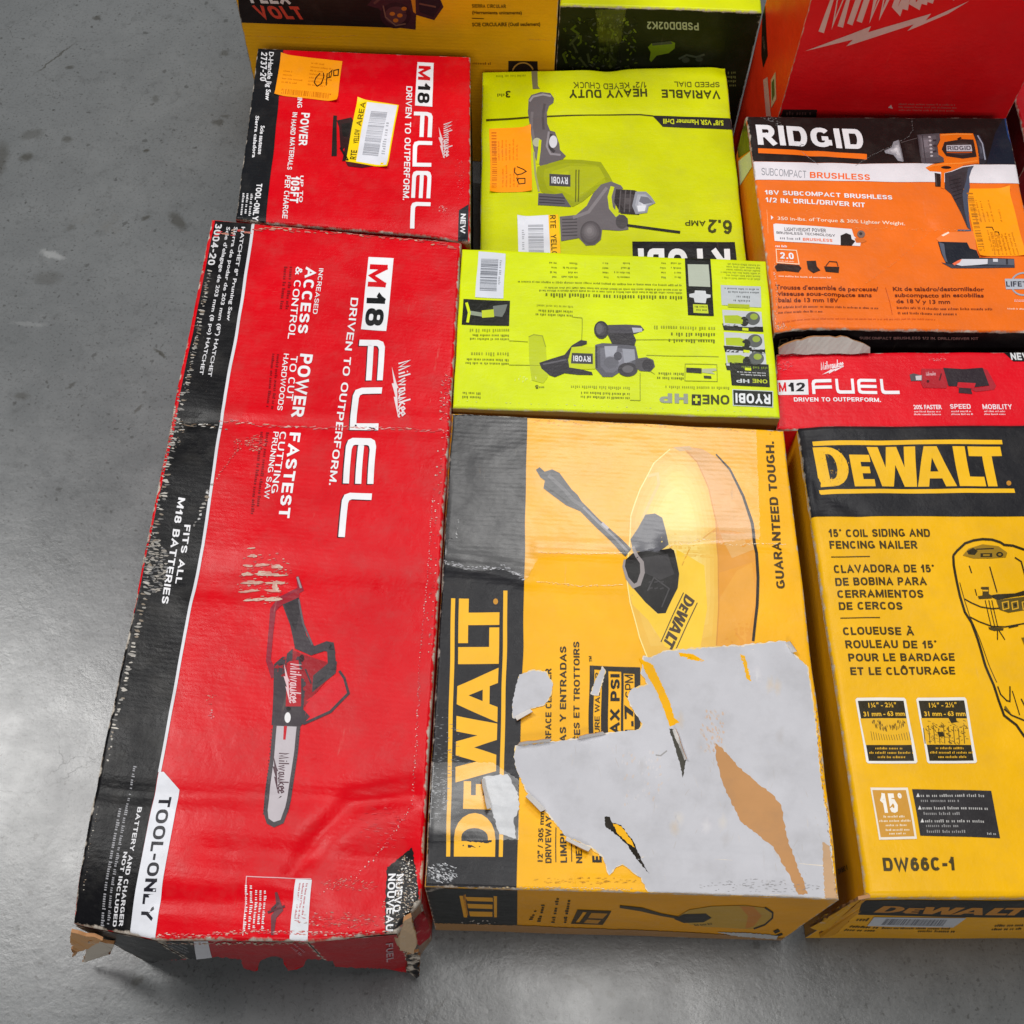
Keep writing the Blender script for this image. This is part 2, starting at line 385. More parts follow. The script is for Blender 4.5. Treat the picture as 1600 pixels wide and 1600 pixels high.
_gc = {}
def _bow(x0, y0, x1, y1, n=6):               # half bowl opening left, from (x0,y0) to (x0,y1)
    r = (y0-y1)/2; return [(x0, y0), (x1-.3, y0)]+[(x1-.3+.3*math.sin(math.pi*i/n), (y0+y1)/2+r*math.cos(math.pi*i/n)) for i in range(1, n)]+[(x1-.3, y1), (x0, y1)]
def _ov(a0, a1, n=14): return [(.5+.5*math.copysign(abs(math.cos(t))**.8, math.cos(t)), .5+.5*math.copysign(abs(math.sin(t))**.8, math.sin(t))) for t in (math.radians(a0+(a1-a0)*i/n) for i in range(n+1))]
_S = [(1,.78),(.86,.95),(.5,1),(.14,.94),(0,.76),(.12,.6),(.5,.51),(.88,.42),(1,.24),(.86,.06),(.5,0),(.14,.05),(0,.24)]
CAPS = {'A':(.80,[[(0,0),(.5,1),(1,0)],[(.22,.30),(.78,.30)]]),'B':(.70,[[(0,0),(0,1)],_bow(0,1,.94,.53),_bow(0,.53,1,0)]),'C':(.74,[_ov(42,318)]),'D':(.74,[[(0,0),(0,1)],_bow(0,1,1,0,10)]),
 'E':(.64,[[(0,0),(0,1)],[(0,1),(1,1)],[(0,.5),(.9,.5)],[(0,0),(1,0)]]),'F':(.60,[[(0,0),(0,1)],[(0,1),(1,1)],[(0,.5),(.86,.5)]]),'G':(.78,[_ov(42,345),[(1,.36),(1,.0)],[(.55,.44),(1,.44)]]),
 'H':(.72,[[(0,0),(0,1)],[(1,0),(1,1)],[(0,.5),(1,.5)]]),'I':(.20,[[(.5,0),(.5,1)]]),'J':(.56,[[(1,1),(1,.25),(.8,.03),(.5,0),(.2,.03),(0,.25)]]),'K':(.74,[[(0,0),(0,1)],[(1,1),(.08,.42)],[(.36,.6),(1,0)]]),
 'L':(.58,[[(0,1),(0,0),(1,0)]]),'M':(.90,[[(0,0),(0,1)],[(.02,1),(.5,.06),(.98,1)],[(1,1),(1,0)]]),'N':(.74,[[(0,0),(0,1)],[(.02,.98),(.98,.02)],[(1,0),(1,1)]]),'O':(.80,['O']),
 'P':(.68,[[(0,0),(0,1)],_bow(0,1,1,.44)]),'Q':(.80,['O',[(.6,.25),(1,-.05)]]),'R':(.72,[[(0,0),(0,1)],_bow(0,1,.96,.48),[(.5,.46),(1,0)]]),'S':(.68,[_S]),'T':(.66,[[(0,1),(1,1)],[(.5,1),(.5,0)]]),
 'U':(.72,[[(0,1),(0,.3),(.1,.1),(.3,.01),(.5,0),(.7,.01),(.9,.1),(1,.3),(1,1)]]),'V':(.78,[[(0,1),(.5,0),(1,1)]]),'W':(1.1,[[(0,1),(.24,0),(.5,.94),(.76,0),(1,1)]]),'X':(.76,[[(0,1),(1,0)],[(0,0),(1,1)]]),
 'Y':(.76,[[(0,1),(.5,.45),(1,1)],[(.5,.45),(.5,0)]]),'Z':(.66,[[(0,1),(1,1),(0,0),(1,0)]]),'0':(.64,['O']),'1':(.42,[[(.05,.70),(.45,.84),(.72,1)],[(.85,1),(.85,0)]]),
 '2':(.62,[[(0,.72),(.1,.92),(.5,1),(.9,.92),(1,.72),(.85,.5),(0,0),(1,0)]]),'3':(.62,[[(.04,.86),(.25,.98),(.5,1),(.88,.93),(.97,.75),(.8,.56),(.45,.53)],[(.45,.53),(.85,.48),(1,.26),(.88,.06),(.5,0),(.2,.03),(0,.15)]]),
 '4':(.66,[[(.74,0),(.74,1)],[(.72,1),(0,.26),(1,.26)]]),'5':(.62,[[(.92,1),(.12,1),(.05,.50),(.35,.64),(.7,.62),(1,.34),(.85,.06),(.5,0),(.15,.04),(0,.2)]]),'6':(.64,[[(.94,.84),(.7,.98),(.42,1),(.12,.82),(0,.45),(.05,.15),(.3,0),(.7,0),(.97,.15),(1,.38),(.8,.58),(.4,.6),(.06,.44)]]),
 '7':(.60,[[(0,1),(1,1),(.36,0)]]),'8':(.64,['O8','o8']),'9':(.64,[[(.06,.16),(.3,.02),(.58,0),(.88,.18),(1,.55),(.95,.85),(.7,1),(.3,1),(.03,.85),(0,.62),(.2,.42),(.6,.4),(.94,.56)]]),
 '-':(.38,[[(0,.42),(1,.42)]]),'.':(.20,[[(.5,.0),(.5,.04)]]),'/':(.42,[[(0,-.05),(1,1.05)]]),'"':(.34,[[(0,1),(0,.76)],[(1,1),(1,.76)]]),'&':(.76,[[(1,0),(.2,.72),(.3,.97),(.55,.97),(.65,.76),(.1,.42),(0,.2),(.2,0),(.55,0),(.95,.44)]]),
 '\u00c9':(.64,[[(0,0),(0,1)],[(0,1),(1,1)],[(0,.5),(.9,.5)],[(0,0),(1,0)],[(.4,1.16),(.7,1.3)]]),'\u00c0':(.80,[[(0,0),(.5,1),(1,0)],[(.22,.30),(.78,.30)],[(.3,1.3),(.6,1.16)]]),'\u00d4':(.80,['O',[(.25,1.14),(.5,1.3),(.75,1.14)]]),
 '\u00b0':(.26,['deg']),' ':(.30,[])}
def drawn(body, w):
    out = []; x = 0
    for ch in body:
        W, sts = CAPS[ch]
        def T(p, W=W, x=x): return (x+w/2+p[0]*max(W-w, .001), w/2+p[1]*(1-w))
        for k, st in enumerate(sts):
            closed = isinstance(st, str)
            if st in ('O',): q = [T(p) for p in _ov(0, 360, 22)[:-1]]
            elif st == 'O8': q = [T((a, b*.54)) for a, b in _ov(0, 360, 18)[:-1]]
            elif st == 'o8': q = [T((.06+a*.88, .54+b*.46)) for a, b in _ov(0, 360, 18)[:-1]]
            elif st == 'deg': q = [(x+.13+.085*math.cos(t*.5236), .88+.085*math.sin(t*.5236)) for t in range(12)]
            else:
                q = [T(p) for p in st]
                for a, b in ((0, 1), (-1, -2)):
                    d = Vector(q[a])-Vector(q[b]); d = d.normalized()*w*(.5 if st is not _S else .1) if d.length else d
                    if ch not in 'CGS2356890': q[a] = tuple(Vector(q[a])+d)
            n = len(q); Lf = []; Rt = []; ww = w if st != 'deg' else w*.5
            for i in range(n):
                a = q[(i-1) % n] if (i or closed) else q[i]; b = q[(i+1) % n] if (i < n-1 or closed) else q[i]
                d1 = Vector(q[i])-Vector(a); d2 = Vector(b)-Vector(q[i])
                d1 = d1.normalized() if d1.length else d2.normalized(); d2 = d2.normalized() if d2.length else d1
                m = d1+d2; m = m.normalized() if m.length > .05 else d1
                kk = ww/2/max(.5, m.dot(d1)); Lf.append((q[i][0]-m.y*kk, q[i][1]+m.x*kk)); Rt.append((q[i][0]+m.y*kk, q[i][1]-m.x*kk))
            for i in range(n if closed else n-1):
                j = (i+1) % n; out += [([Lf[i], Lf[j], Rt[j]], k), ([Lf[i], Rt[j], Rt[i]], k)]
        x += W+.10+w*.15
    xs = [p[0] for t, _ in out for p in t]
    return out, min(xs), max(xs), 1.0
def glyphs(body, bold):
    k = (body, bold)
    if k in _gc: return _gc[k]
    if all(c in CAPS for c in body):
        _gc[k] = drawn(body, .12+bold*2.3); return _gc[k]
    c = bpy.data.curves.new('lettering', 'FONT'); c.body = body; c.size = 1; c.resolution_u = 2; c.offset = bold; c.fill_mode = 'FRONT'
    o = bpy.data.objects.new('lettering', c); COL.objects.link(o)
    dg = bpy.context.evaluated_depsgraph_get(); ev = o.evaluated_get(dg); me = ev.to_mesh()
    vs = [(v.co.x, v.co.y) for v in me.vertices]; me.calc_loop_triangles()
    tr = [([vs[i] for i in t.vertices], 0) for t in me.loop_triangles]
    ev.to_mesh_clear(); bpy.data.objects.remove(o); bpy.data.curves.remove(c)
    xs = [p[0] for t, _ in tr for p in t]
    _gc[k] = (tr, min(xs), max(xs), .729+2*bold); return _gc[k]

# ------------------------------------------------------------------ cartons
GROUP = 'tool boxes set out on the concrete floor'
class Carton:
    def __init__(s, label, outline, h, base, wear, walls, seed, cat='box', name='tool_box', step=.005, amp=.0006, r=.0028, group=GROUP, topcol=None):
        # outline: world (x, y) of the top's corners, clockwise seen from above
        s.h = h; n = len(outline)
        cx = sum(p[0] for p in outline)/n; cy = sum(p[1] for p in outline)/n
        s.root = thing(name, (cx, cy, 0), label, cat, group)
        a, b = Vector((*outline[0], h)), Vector((*outline[1], h))
        U = (b-a).normalized(); V = Vector((0, 0, 1)).cross(U)
        bl = Vector((*outline[-1], h))
        s.top = Panel(bl, U, V, (0, 0, 1), [(*p, h) for p in outline], wear, step, amp, r, seed)
        s.base = base; s.wearv = wear; s.walls = walls; s.outline = outline; s.seed = seed; s.wp = {}; s.bulge = .002
    def finish(s):
        A = Art(s.top); A.add_uv([s.top.out], s.base, 0); s.top_obj = A.build('top_panel', s.root, clip=False)
        n = len(s.outline)
        for i in range(n):
            if s.walls[i] is None: continue
            nm, col = s.walls[i]
            s.wp[i] = p = s.wall_panel(i)
            A = Art(p); A.add_uv([p.out], col, 0); p.obj = A.build(nm, s.root, clip=False)
    def wall_panel(s, i, wear=None):
        if i in s.wp: return s.wp[i]
        n = len(s.outline)
        p0, p1 = Vector((*s.outline[i], 0)), Vector((*s.outline[(i+1) % n], 0))
        L = (p0-p1).length; U = (p0-p1)/L; N = U.cross(Vector((0, 0, 1)))
        p = Panel(p1, U, (0, 0, 1), N, [p1, p0, p0+Vector((0, 0, s.h)), p1+Vector((0, 0, s.h))], wear or s.wearv, .02, s.top.amp, .0001, s.seed+i+1, 0)
        top = s.top; h = s.h
        def remap(u, v, off, p=p, top=top, h=h, L=L, p1=p1, U=U, N=N):
            q = p1+U*u; T = top.surf(*top.uv((q.x, q.y, h))); k = max(0, min(1, v/h))
            k2 = k*k
            return Vector((q.x+(T.x-q.x)*k2, q.y+(T.y-q.y)*k2, v*(T.z-.0002)/h)) + N*(off+s.bulge*math.sin(math.pi*k)*math.sin(math.pi*max(0, min(1, u/L))))
        p.remap = remap; s.wp[i] = p; return p

# ------------------------------------------------------------------ drawn letters and marks (unit boxes)
FUEL = {
 'F': [(0,0),(0,.72),(.05,.92),(.18,1),(1,1),(1,.78),(.24,.78),(.17,.73),(.15,.66),(.15,.57),(1,.57),(1,.35),(.15,.35),(.15,0)],
 'U': [(0,1),(.15,1),(.15,.34),(.18,.25),(.25,.22),(.85,.22),(.85,1),(1,1),(1,0),(.18,0),(.05,.07),(0,.28)],
 'E': [(.18,1),(1,1),(1,.8),(.25,.8),(.17,.76),(.15,.7),(.15,.6),(1,.6),(1,.4),(.15,.4),(.15,.3),(.17,.24),(.25,.2),(1,.2),(1,0),(.18,0),(.05,.06),(0,.2),(0,.8),(.05,.94)],
 'L': [(0,1),(.15,1),(.15,.34),(.18,.25),(.25,.22),(1,.22),(1,0),(.18,0),(.05,.07),(0,.25)]}
def arc(cx, cy, rx, ry, a0, a1, n=10): return [(cx+rx*math.cos(math.radians(a0+(a1-a0)*i/n)), cy+ry*math.sin(math.radians(a0+(a1-a0)*i/n))) for i in range(n+1)]
NAME_BLOCK = [   # heavy condensed letters between two bars
 [[(0,0),(0,1)]+arc(.07,.5,.10,.5,90,-90), [(.06,.18),(.06,.82)]+arc(.075,.5,.035,.32,90,-90)],
 [[(.185,0),(.185,.8),(.29,.8),(.29,.62),(.238,.62),(.238,.5),(.28,.5),(.28,.33),(.238,.33),(.238,.18),(.295,.18),(.295,0)]],
 [[(.285,1),(.345,1),(.365,.48),(.39,1),(.445,1),(.468,.48),(.485,1),(.545,1),(.515,0),(.45,0),(.42,.55),(.392,0),(.33,0)]],
 [[(.52,0),(.59,1),(.66,1),(.73,0),(.672,0),(.66,.2),(.592,.2),(.58,0)], [(.603,.37),(.647,.37),(.625,.72)]],
 [[(.745,0),(.745,1),(.81,1),(.81,.24),(.885,.24),(.885,0)]],
 [[(.825,1),(1,1),(1,.76),(.945,.76),(.945,0),(.905,0),(.895,0),(.895,.76),(.825,.76)]]]
def name_logo(A, fr, bl, br, tl, col, lv=2, bars=True, gap=.06, bw=.10, **kw):
    A.unit(fr, bl, br, tl, NAME_BLOCK, col, lv, **kw)
    if bars:
        A.unit(fr, bl, br, tl, [[[(0, -gap-bw), (1.03, -gap-bw), (1.03, -gap), (0, -gap)]], [[(0, 1+gap), (1.0, 1+gap), (1.0, 1+gap+bw), (0, 1+gap+bw)]]], col, lv, **kw)
SCRIPT = [[(0,0),(.3,1.2),(.45,.1),(.95,1.2),(.8,0)],[(1.2,0),(1.4,.7)],[(1.46,.92),(1.5,1.04)],[(1.6,0),(1.95,1.3)],
 [(2.1,.7),(2.1,.02),(2.45,.7),(2.5,.02),(2.9,.75)],[(3.55,.65),(3.2,.62),(3.05,.12),(3.3,0),(3.55,.65),(3.55,0)],
 [(3.9,.7),(3.8,.1),(4.1,0),(4.4,.7),(4.35,0)],[(4.6,0),(4.95,1.3)],[(5.2,.7),(4.75,.35),(5.2,0)],
 [(5.4,.33),(5.8,.45),(5.7,.7),(5.4,.55),(5.38,.12),(5.6,0),(5.85,.15)],[(6.0,.33),(6.4,.45),(6.3,.7),(6.0,.55),(5.98,.12),(6.2,0),(6.45,.15)]]
def script_logo(A, fr, bl, br, tl, col, lv=2, wd=.12, bolt=True, **kw):
    B, X, T = Vector(fr(*bl)), (Vector(fr(*br))-Vector(fr(*bl)))/6.5, Vector(fr(*tl))-Vector(fr(*bl))
    for st in SCRIPT:
        A.stroke(PX, [tuple(B+X*x+T*(y/1.2)) for x, y in st], T.length*wd, col, lv, **kw)
    if bolt:
        q = [(-.1,-.75),(2.2,-.25),(2.9,-.02),(2.8,-.2),(6.4,.0),(3.6,-.55),(3.75,-.35),(1.9,-.78),(2.0,-.55)]
        A.poly(PX, [tuple(B+X*x+T*(y/1.2)) for x, y in q], col, lv, **kw)

WHITE = (236, 236, 240); BLACK = (15, 15, 18); RED = (212, 0, 20); DRED = (120, 10, 20)
WORN = [(205, 198, 186), (176, 158, 138), (150, 126, 104), (225, 222, 216)]
def quad_px(pts, h): return [tuple(on_z(p, h)[:2]) for p in pts]
# ------------------------------------------------------------------ concrete floor
def _mk(px, py, a, b, ang, st, cc=(.045, .042, .034)):
    q = on_z((px, py), 0); k = .00082*(1+.0003*max(0, 900-py)); return (q.x, q.y, a*k, b*k, math.radians(ang), st, cc)
MARKS = [_mk(288, 340, 26, 11, -50, .62), _mk(52, 240, 14, 12, 0, .7), _mk(10, 244, 14, 44, 5, .55), _mk(60, 205, 22, 12, 20, .4), _mk(114, 212, 10, 9, 0, .55), _mk(350, 186, 12, 8, 0, .6), _mk(360, 176, 10, 5, 0, .5),
         _mk(252, 150, 8, 10, 0, .45), _mk(96, 86, 52, 2.2, 58, .7), _mk(160, 24, 8, 7, 0, .7), _mk(118, 100, 7, 5, 0, .6), _mk(360, 78, 10, 8, 30, .5), _mk(260, 545, 16, 3.5, -40, .75), _mk(122, 594, 12, 3.5, 45, .6), _mk(226, 632, 11, 4, 60, .6), _mk(238, 230, 7, 4, 40, .8), _mk(238, 335, 8, 5, 40, .7), _mk(120, 350, 10, 8, 0, .4), _mk(85, 428, 26, 16, 0, .35), _mk(45, 612, 14, 8, 0, .5),
         _mk(92, 392, 24, 7, -20, .5, (.36, .37, .375)), _mk(55, 500, 30, 5, 0, .25, (.32, .33, .335)), _mk(920, 1520, 30, 3, -42, .6), _mk(965, 1540, 7, 6, 0, .7), _mk(900, 1515, 9, 4, -20, .6), _mk(1070, 1520, 6, 6, 0, .6), _mk(230, 1520, 9, 6, 40, .6), _mk(690, 1570, 40, 3, 50, .4), _mk(250, 1345, 1, 1, 0, 0)]
def floor():
    m = bpy.data.materials.new('polished_concrete'); m.use_nodes = True
    nt = m.node_tree; N = nt.nodes; L = nt.links; N.clear()
    out = N.new('ShaderNodeOutputMaterial'); b = N.new('ShaderNodeBsdfPrincipled'); L.new(b.outputs[0], out.inputs[0])
    tc = N.new('ShaderNodeTexCoord'); P = tc.outputs['Object']
    def noi(sc, det, ro=.6, vec=None, st=None):
        v = vec or P
        if st:
            mp = N.new('ShaderNodeMapping'); mp.inputs['Scale'].default_value = st[:3]; mp.inputs['Rotation'].default_value = (0, 0, st[3]); L.new(v, mp.inputs[0]); v = mp.outputs[0]
        n = N.new('ShaderNodeTexNoise'); n.inputs['Scale'].default_value = sc; n.inputs['Detail'].default_value = det; n.inputs['Roughness'].default_value = ro
        L.new(v, n.inputs['Vector']); return n
    def rng(v, a, c, lo=0., hi=1.):
        n = N.new('ShaderNodeMapRange'); n.clamp = True; L.new(v, n.inputs[0])
        for i, q in enumerate((a, c, lo, hi)): n.inputs[i+1].default_value = q
        return n.outputs[0]
    def mth(op, a, c):
        n = N.new('ShaderNodeMath'); n.operation = op
        for i, v in enumerate((a, c)):
            if isinstance(v, (int, float)): n.inputs[i].default_value = v
            else: L.new(v, n.inputs[i])
        return n.outputs[0]
    def mix(f, a, c):
        n = N.new('ShaderNodeMix'); n.data_type = 'RGBA'; L.new(f, n.inputs[0])
        for k, v in ((6, a), (7, c)):
            if isinstance(v, tuple): n.inputs[k].default_value = (*v, 1)
            else: L.new(v, n.inputs[k])
        return n.outputs[2]
    # warped coordinates for crack lines
    wn = noi(9, 5, .7)
    wv = N.new('ShaderNodeVectorMath'); wv.operation = 'MULTIPLY_ADD'; L.new(wn.outputs['Color'], wv.inputs[0]); wv.inputs[1].default_value = (.07, .07, .07); L.new(P, wv.inputs[2])
    def cracks(sc, wd):
        v = N.new('ShaderNodeTexVoronoi'); v.feature = 'DISTANCE_TO_EDGE'; v.inputs['Scale'].default_value = sc; L.new(wv.outputs[0], v.inputs['Vector'])
        return rng(v.outputs['Distance'], 0, wd, 1, 0)
    big = noi(2.2, 5, .55).outputs[0]; mid = noi(13, 7, .65).outputs[0]; fine = noi(260, 4, .6).outputs[0]; mott = noi(45, 6, .7).outputs[0]
    base = mix(rng(big, .3, .7), (.118, .125, .129), (.154, .162, .167))
    base = mix(mth('MULTIPLY', rng(mid, .45, .75), .40), base, (.190, .198, .203))
    base = mix(mth('MULTIPLY', rng(mott, .54, .74), .50), base, (.062, .064, .064))
    base = mix(mth('MULTIPLY', rng(fine, .56, .68), .55), base, (.050, .050, .050))
    grit = noi(520, 2, .5).outputs[0]
    base = mix(mth('MULTIPLY', rng(grit, .66, .70), .5), base, (.22, .225, .228))
    # hairline craze marks, only in places
    cm = mth('MULTIPLY', cracks(7.5, .0055), rng(noi(5, 4).outputs[0], .50, .66))
    cm2 = mth('MULTIPLY', cracks(19, .010), rng(noi(7, 4, .6, None, (1, 1, 1, 1.3)).outputs[0], .52, .66))
    base = mix(mth('MULTIPLY', mth('MAXIMUM', cm, mth('MULTIPLY', cm2, .7)), .62), base, (.055, .055, .053))
    # dark smudges and specks
    sm = rng(noi(7, 6, .72, None, (1, 1, 1, .6)).outputs[0], .63, .78)
    base = mix(mth('MULTIPLY', sm, .55), base, (.085, .080, .070))
    wv2 = N.new('ShaderNodeVectorMath'); wv2.operation = 'MULTIPLY_ADD'; L.new(noi(70, 4, .7).outputs['Color'], wv2.inputs[0]); wv2.inputs[1].default_value = (.016, .016, 0); L.new(P, wv2.inputs[2])
    for sc, rad, sel_, st in ((24, .075, .68, .5), (55, .09, .74, .55), (110, .12, .74, .5)):
        sp = N.new('ShaderNodeTexVoronoi'); sp.voronoi_dimensions = '2D'; sp.inputs['Scale'].default_value = sc; L.new(wv2.outputs[0], sp.inputs['Vector'])
        sel = N.new('ShaderNodeSeparateColor'); L.new(sp.outputs['Color'], sel.inputs[0])
        r_ = mth('MULTIPLY', sel.outputs[1], rad)
        spk = mth('MULTIPLY', rng(mth('SUBTRACT', sp.outputs['Distance'], r_), 0, rad*.5, 1, 0), rng(sel.outputs[0], sel_, sel_+.02))
        base = mix(mth('MULTIPLY', spk, st), base, (.034, .033, .030))
    # single stains and heel marks with a shape of their own: centre, half sizes, angle
    for x, y, a_, b_, an, st, cc in MARKS:
        mp = N.new('ShaderNodeMapping'); mp.vector_type = 'TEXTURE'; mp.inputs['Location'].default_value = (x, y, 0); mp.inputs['Rotation'].default_value = (0, 0, an); mp.inputs['Scale'].default_value = (a_, b_, 1)
        L.new(wv2.outputs[0], mp.inputs[0]); ln = N.new('ShaderNodeVectorMath'); ln.operation = 'LENGTH'; L.new(mp.outputs[0], ln.inputs[0])
        base = mix(mth('MULTIPLY', rng(mth('ADD', ln.outputs['Value'], mth('MULTIPLY', mott, .8)), .9, 1.5, 1, 0), st), base, cc)
    # pale drag scratches
    scr = rng(noi(30, 4, .6, None, (1, .025, 1, 1.35)).outputs[0], .69, .74)
    scr2 = rng(noi(34, 4, .6, None, (1, .02, 1, -.5)).outputs[0], .70, .75)
    base = mix(mth('MULTIPLY', mth('MAXIMUM', scr, scr2), .22), base, (.52, .53, .53))
    L.new(base, b.inputs['Base Color'])
    rg = mth('ADD', rng(mid, .3, .7, .20, .33), mth('MULTIPLY', sm, .2))
    L.new(rg, b.inputs['Roughness']); b.inputs['Specular IOR Level'].default_value = .45
    bp = N.new('ShaderNodeBump'); bp.inputs['Strength'].default_value = .35; bp.inputs['Distance'].default_value = .0015
    L.new(mth('SUBTRACT', mth('ADD', mth('MULTIPLY', mott, .5), mth('ADD', mid, mth('MULTIPLY', fine, .12))), mth('MULTIPLY', cm, .08)), bp.inputs['Height'])
    L.new(bp.outputs[0], b.inputs['Normal'])
    bm = bmesh.new(); s = 14
    for p in ((-s, -s, 0), (s, -s, 0), (s, s, 0), (-s, s, 0)): bm.verts.new(p)
    bm.faces.new(bm.verts[:])
    o = link('concrete_floor', bm, [m], None)
    o['kind'] = 'structure'
floor()
# ------------------------------------------------------------------ long red carton at the near left
hA = .25
cA = [(330, 342), (721, 378), (661, 1312), (655, 1400), (617, 1453), (477, 1469), (240, 1466), (106, 1438)]
bA = Carton('long battered red box with a black side strip and a pruning saw picture', quad_px(cA, hA), hA, RED,
            dict(Edge=.0022, Scuff=.5, Corr=.10, Dirt=.45, Rough=.33), {0: ('back_panel', DRED), 1: ('side_panel', RED), 2: ('side_panel', RED), 3: ('side_panel', (150, 110, 75)), 4: None, 5: None, 6: None, 7: ('side_panel', RED)}, 1, amp=.0011, r=.004)
T = bA.top
T.crease(Z7, [(350, 42), (900, 66), (1510, 88)], .006, .0024); T.crease(Z7, [(520, 35), (1500, 62)], .012, -.0018)
T.crease(Z8, [(170, 465), (540, 488), (1500, 498)], .008, .0022); T.crease(Z8, [(430, 920), (700, 930), (1000, 925)], .008, .003)
T.crease(Z8, [(1500, 460), (1250, 520), (1110, 650), (1010, 800)], .010, .0045); T.crease(Z8, [(640, 720), (1480, 745)], .012, .0025)
T.crease(Z7, [(430, 730), (900, 705), (1450, 735)], .016, .0022); T.crease(Z7, [(420, 800), (800, 815)], .010, .0015)
T.dent(Z8, 1540, 860, .075, .020); T.dent(Z8, 1200, 1150, .12, .006, .035); T.dent(Z8, 80, 1060, .05, .010); T.dent(Z7, 330, 780, .05, .004, .12)
T.dent(Z8, 300, 1100, .10, .007, .03); T.dent(Z7, 340, 120, .03, .004)
bA.finish()
A = Art(T)
A.poly(PX, [(336, 346), (394, 350), (376, 474), (350, 620), (314, 850), (286, 990), (267, 1098), (247, 1206), (196, 1468), (100, 1442), (112, 1424), (181, 1066), (218, 913), (273, 661)], BLACK, 1, Scuff=1.0, Rough=.36)
A.stroke(PX, [(396, 345), (378, 474), (352, 618), (316, 850), (288, 990), (269, 1098), (249, 1206)], 4.6, (214, 216, 222), 2)
A.poly(Z8, [(448, 388), (468, 388), (532, 464), (421, 1100), (306, 1100)], (222, 224, 232), 2)
A.text(Z8, 'TOOL-ONLY', (449, 488), (365, 1006), (499, 490), (30, 30, 40), 3, .035)
A.build('side_band', bA.top_obj)
A = Art(T); LW = (216, 216, 220)
A.text(S5, 'HATCHET 8" Pruning Saw', (556, 88), (425, 925), (590, 90), LW, 2, .02)
A.text(S5, 'Sierra de podar de 203 mm (8") HATCHET', (490, 88), (262, 1420), (524, 90), LW, 2, .02)
A.text(S5, "Scie d'elagage de 203 mm (8 po) HATCHET", (424, 88), (188, 1405), (458, 90), LW, 2, .02)
A.text(S5, '3004-20', (325, 60), (255, 425), (385, 62), LW, 2, .03)
A.text(Z7, 'FITS ALL', (365, 508), (322, 770), (392, 510), WHITE, 2, .03); A.text(Z7, 'M18 BATTERIES', (338, 388), (258, 860), (368, 392), WHITE, 2, .03)
A.text(S6, 'BATTERY AND CHARGER', (440, 570), (258, 1520), (475, 572), LW, 2, .03); A.text(S6, 'NOT INCLUDED', (326, 930), (206, 1520), (356, 932), LW, 2, .03)
A.greek(S6, (405, 235), (158, 1510), (432, 240), (150, 150, 155), 1, 2, (.98, 1)); A.greek(S6, (288, 580), (106, 1510), (318, 585), (150, 150, 155), 1, 2, (.98, 1))
A.text(PX, 'DRIVEN TO OUTPERFORM.', (549, 465), (514, 758), (560, 466), WHITE, 2, .02)
A.text(Z6, 'INCREASED', (828, 310), (796, 558), (852, 312), WHITE, 2, .01); A.text(Z6, 'ACCESS', (757, 300), (711, 664), (812, 304), WHITE, 2, .035); A.text(Z6, '& CONTROL', (704, 300), (658, 694), (740, 304), WHITE, 2, .01)
A.text(Z6, 'POWER', (730, 775), (676, 1122), (797, 780), WHITE, 2, .035); A.text(Z6, 'TO CUT', (680, 788), (648, 1030), (716, 790), WHITE, 2, .01); A.text(Z6, 'HARDWOODS', (640, 775), (600, 1084), (668, 778), WHITE, 2, .01)
A.text(Z7, 'FASTEST', (838, 104), (785, 484), (887, 106), WHITE, 2, .035); A.text(Z7, 'CUTTING', (793, 100), (755, 375), (822, 102), WHITE, 2, .01); A.text(Z7, 'PRUNING SAW', (763, 100), (722, 398), (787, 102), WHITE, 2, .01)
for fr, a, b, c in ((Z6, (640, 300), (612, 565), (690, 302)), (Z6, (575, 775), (535, 1130), (618, 780)), (Z7, (705, 100), (655, 510), (745, 104))):
    A.greek(fr, a, b, c, (140, 8, 20), 2, 2, (.8, 1))
A.build('lettering', bA.top_obj)
A = Art(T)
A.poly(Z6, [(1100, 250), (1236, 258), (1196, 652), (1058, 642)], WHITE, 2)
A.text(Z6, 'M', (1108, 286), (1094, 415), (1205, 292), RED, 3, .035); A.text(Z6, '18', (1092, 440), (1076, 622), (1192, 446), (20, 20, 24), 3, .035)
for fr, ch, a, b, c in ((Z6, 'F', (1046, 703), (1026, 924), (1188, 704)), (Z6, 'U', (1010, 963), (990, 1190), (1166, 964)), (Z7, 'E', (1084, 130), (1068, 332), (1220, 132)), (Z7, 'L', (1066, 374), (1048, 572), (1197, 378))):
    A.unit(fr, a, b, c, [[FUEL[ch]]], (60, 20, 28), 2); A.unit(fr, (a[0]+6, a[1]-3), (b[0]+6, b[1]-3), (c[0]+5, c[1]-3), [[FUEL[ch]]], WHITE, 3)
script_logo(A, Z6, (1262, 832), (1262, 1130), (1322, 800), (228, 214, 218), 2)
A.build('printed_logo', bA.top_obj)
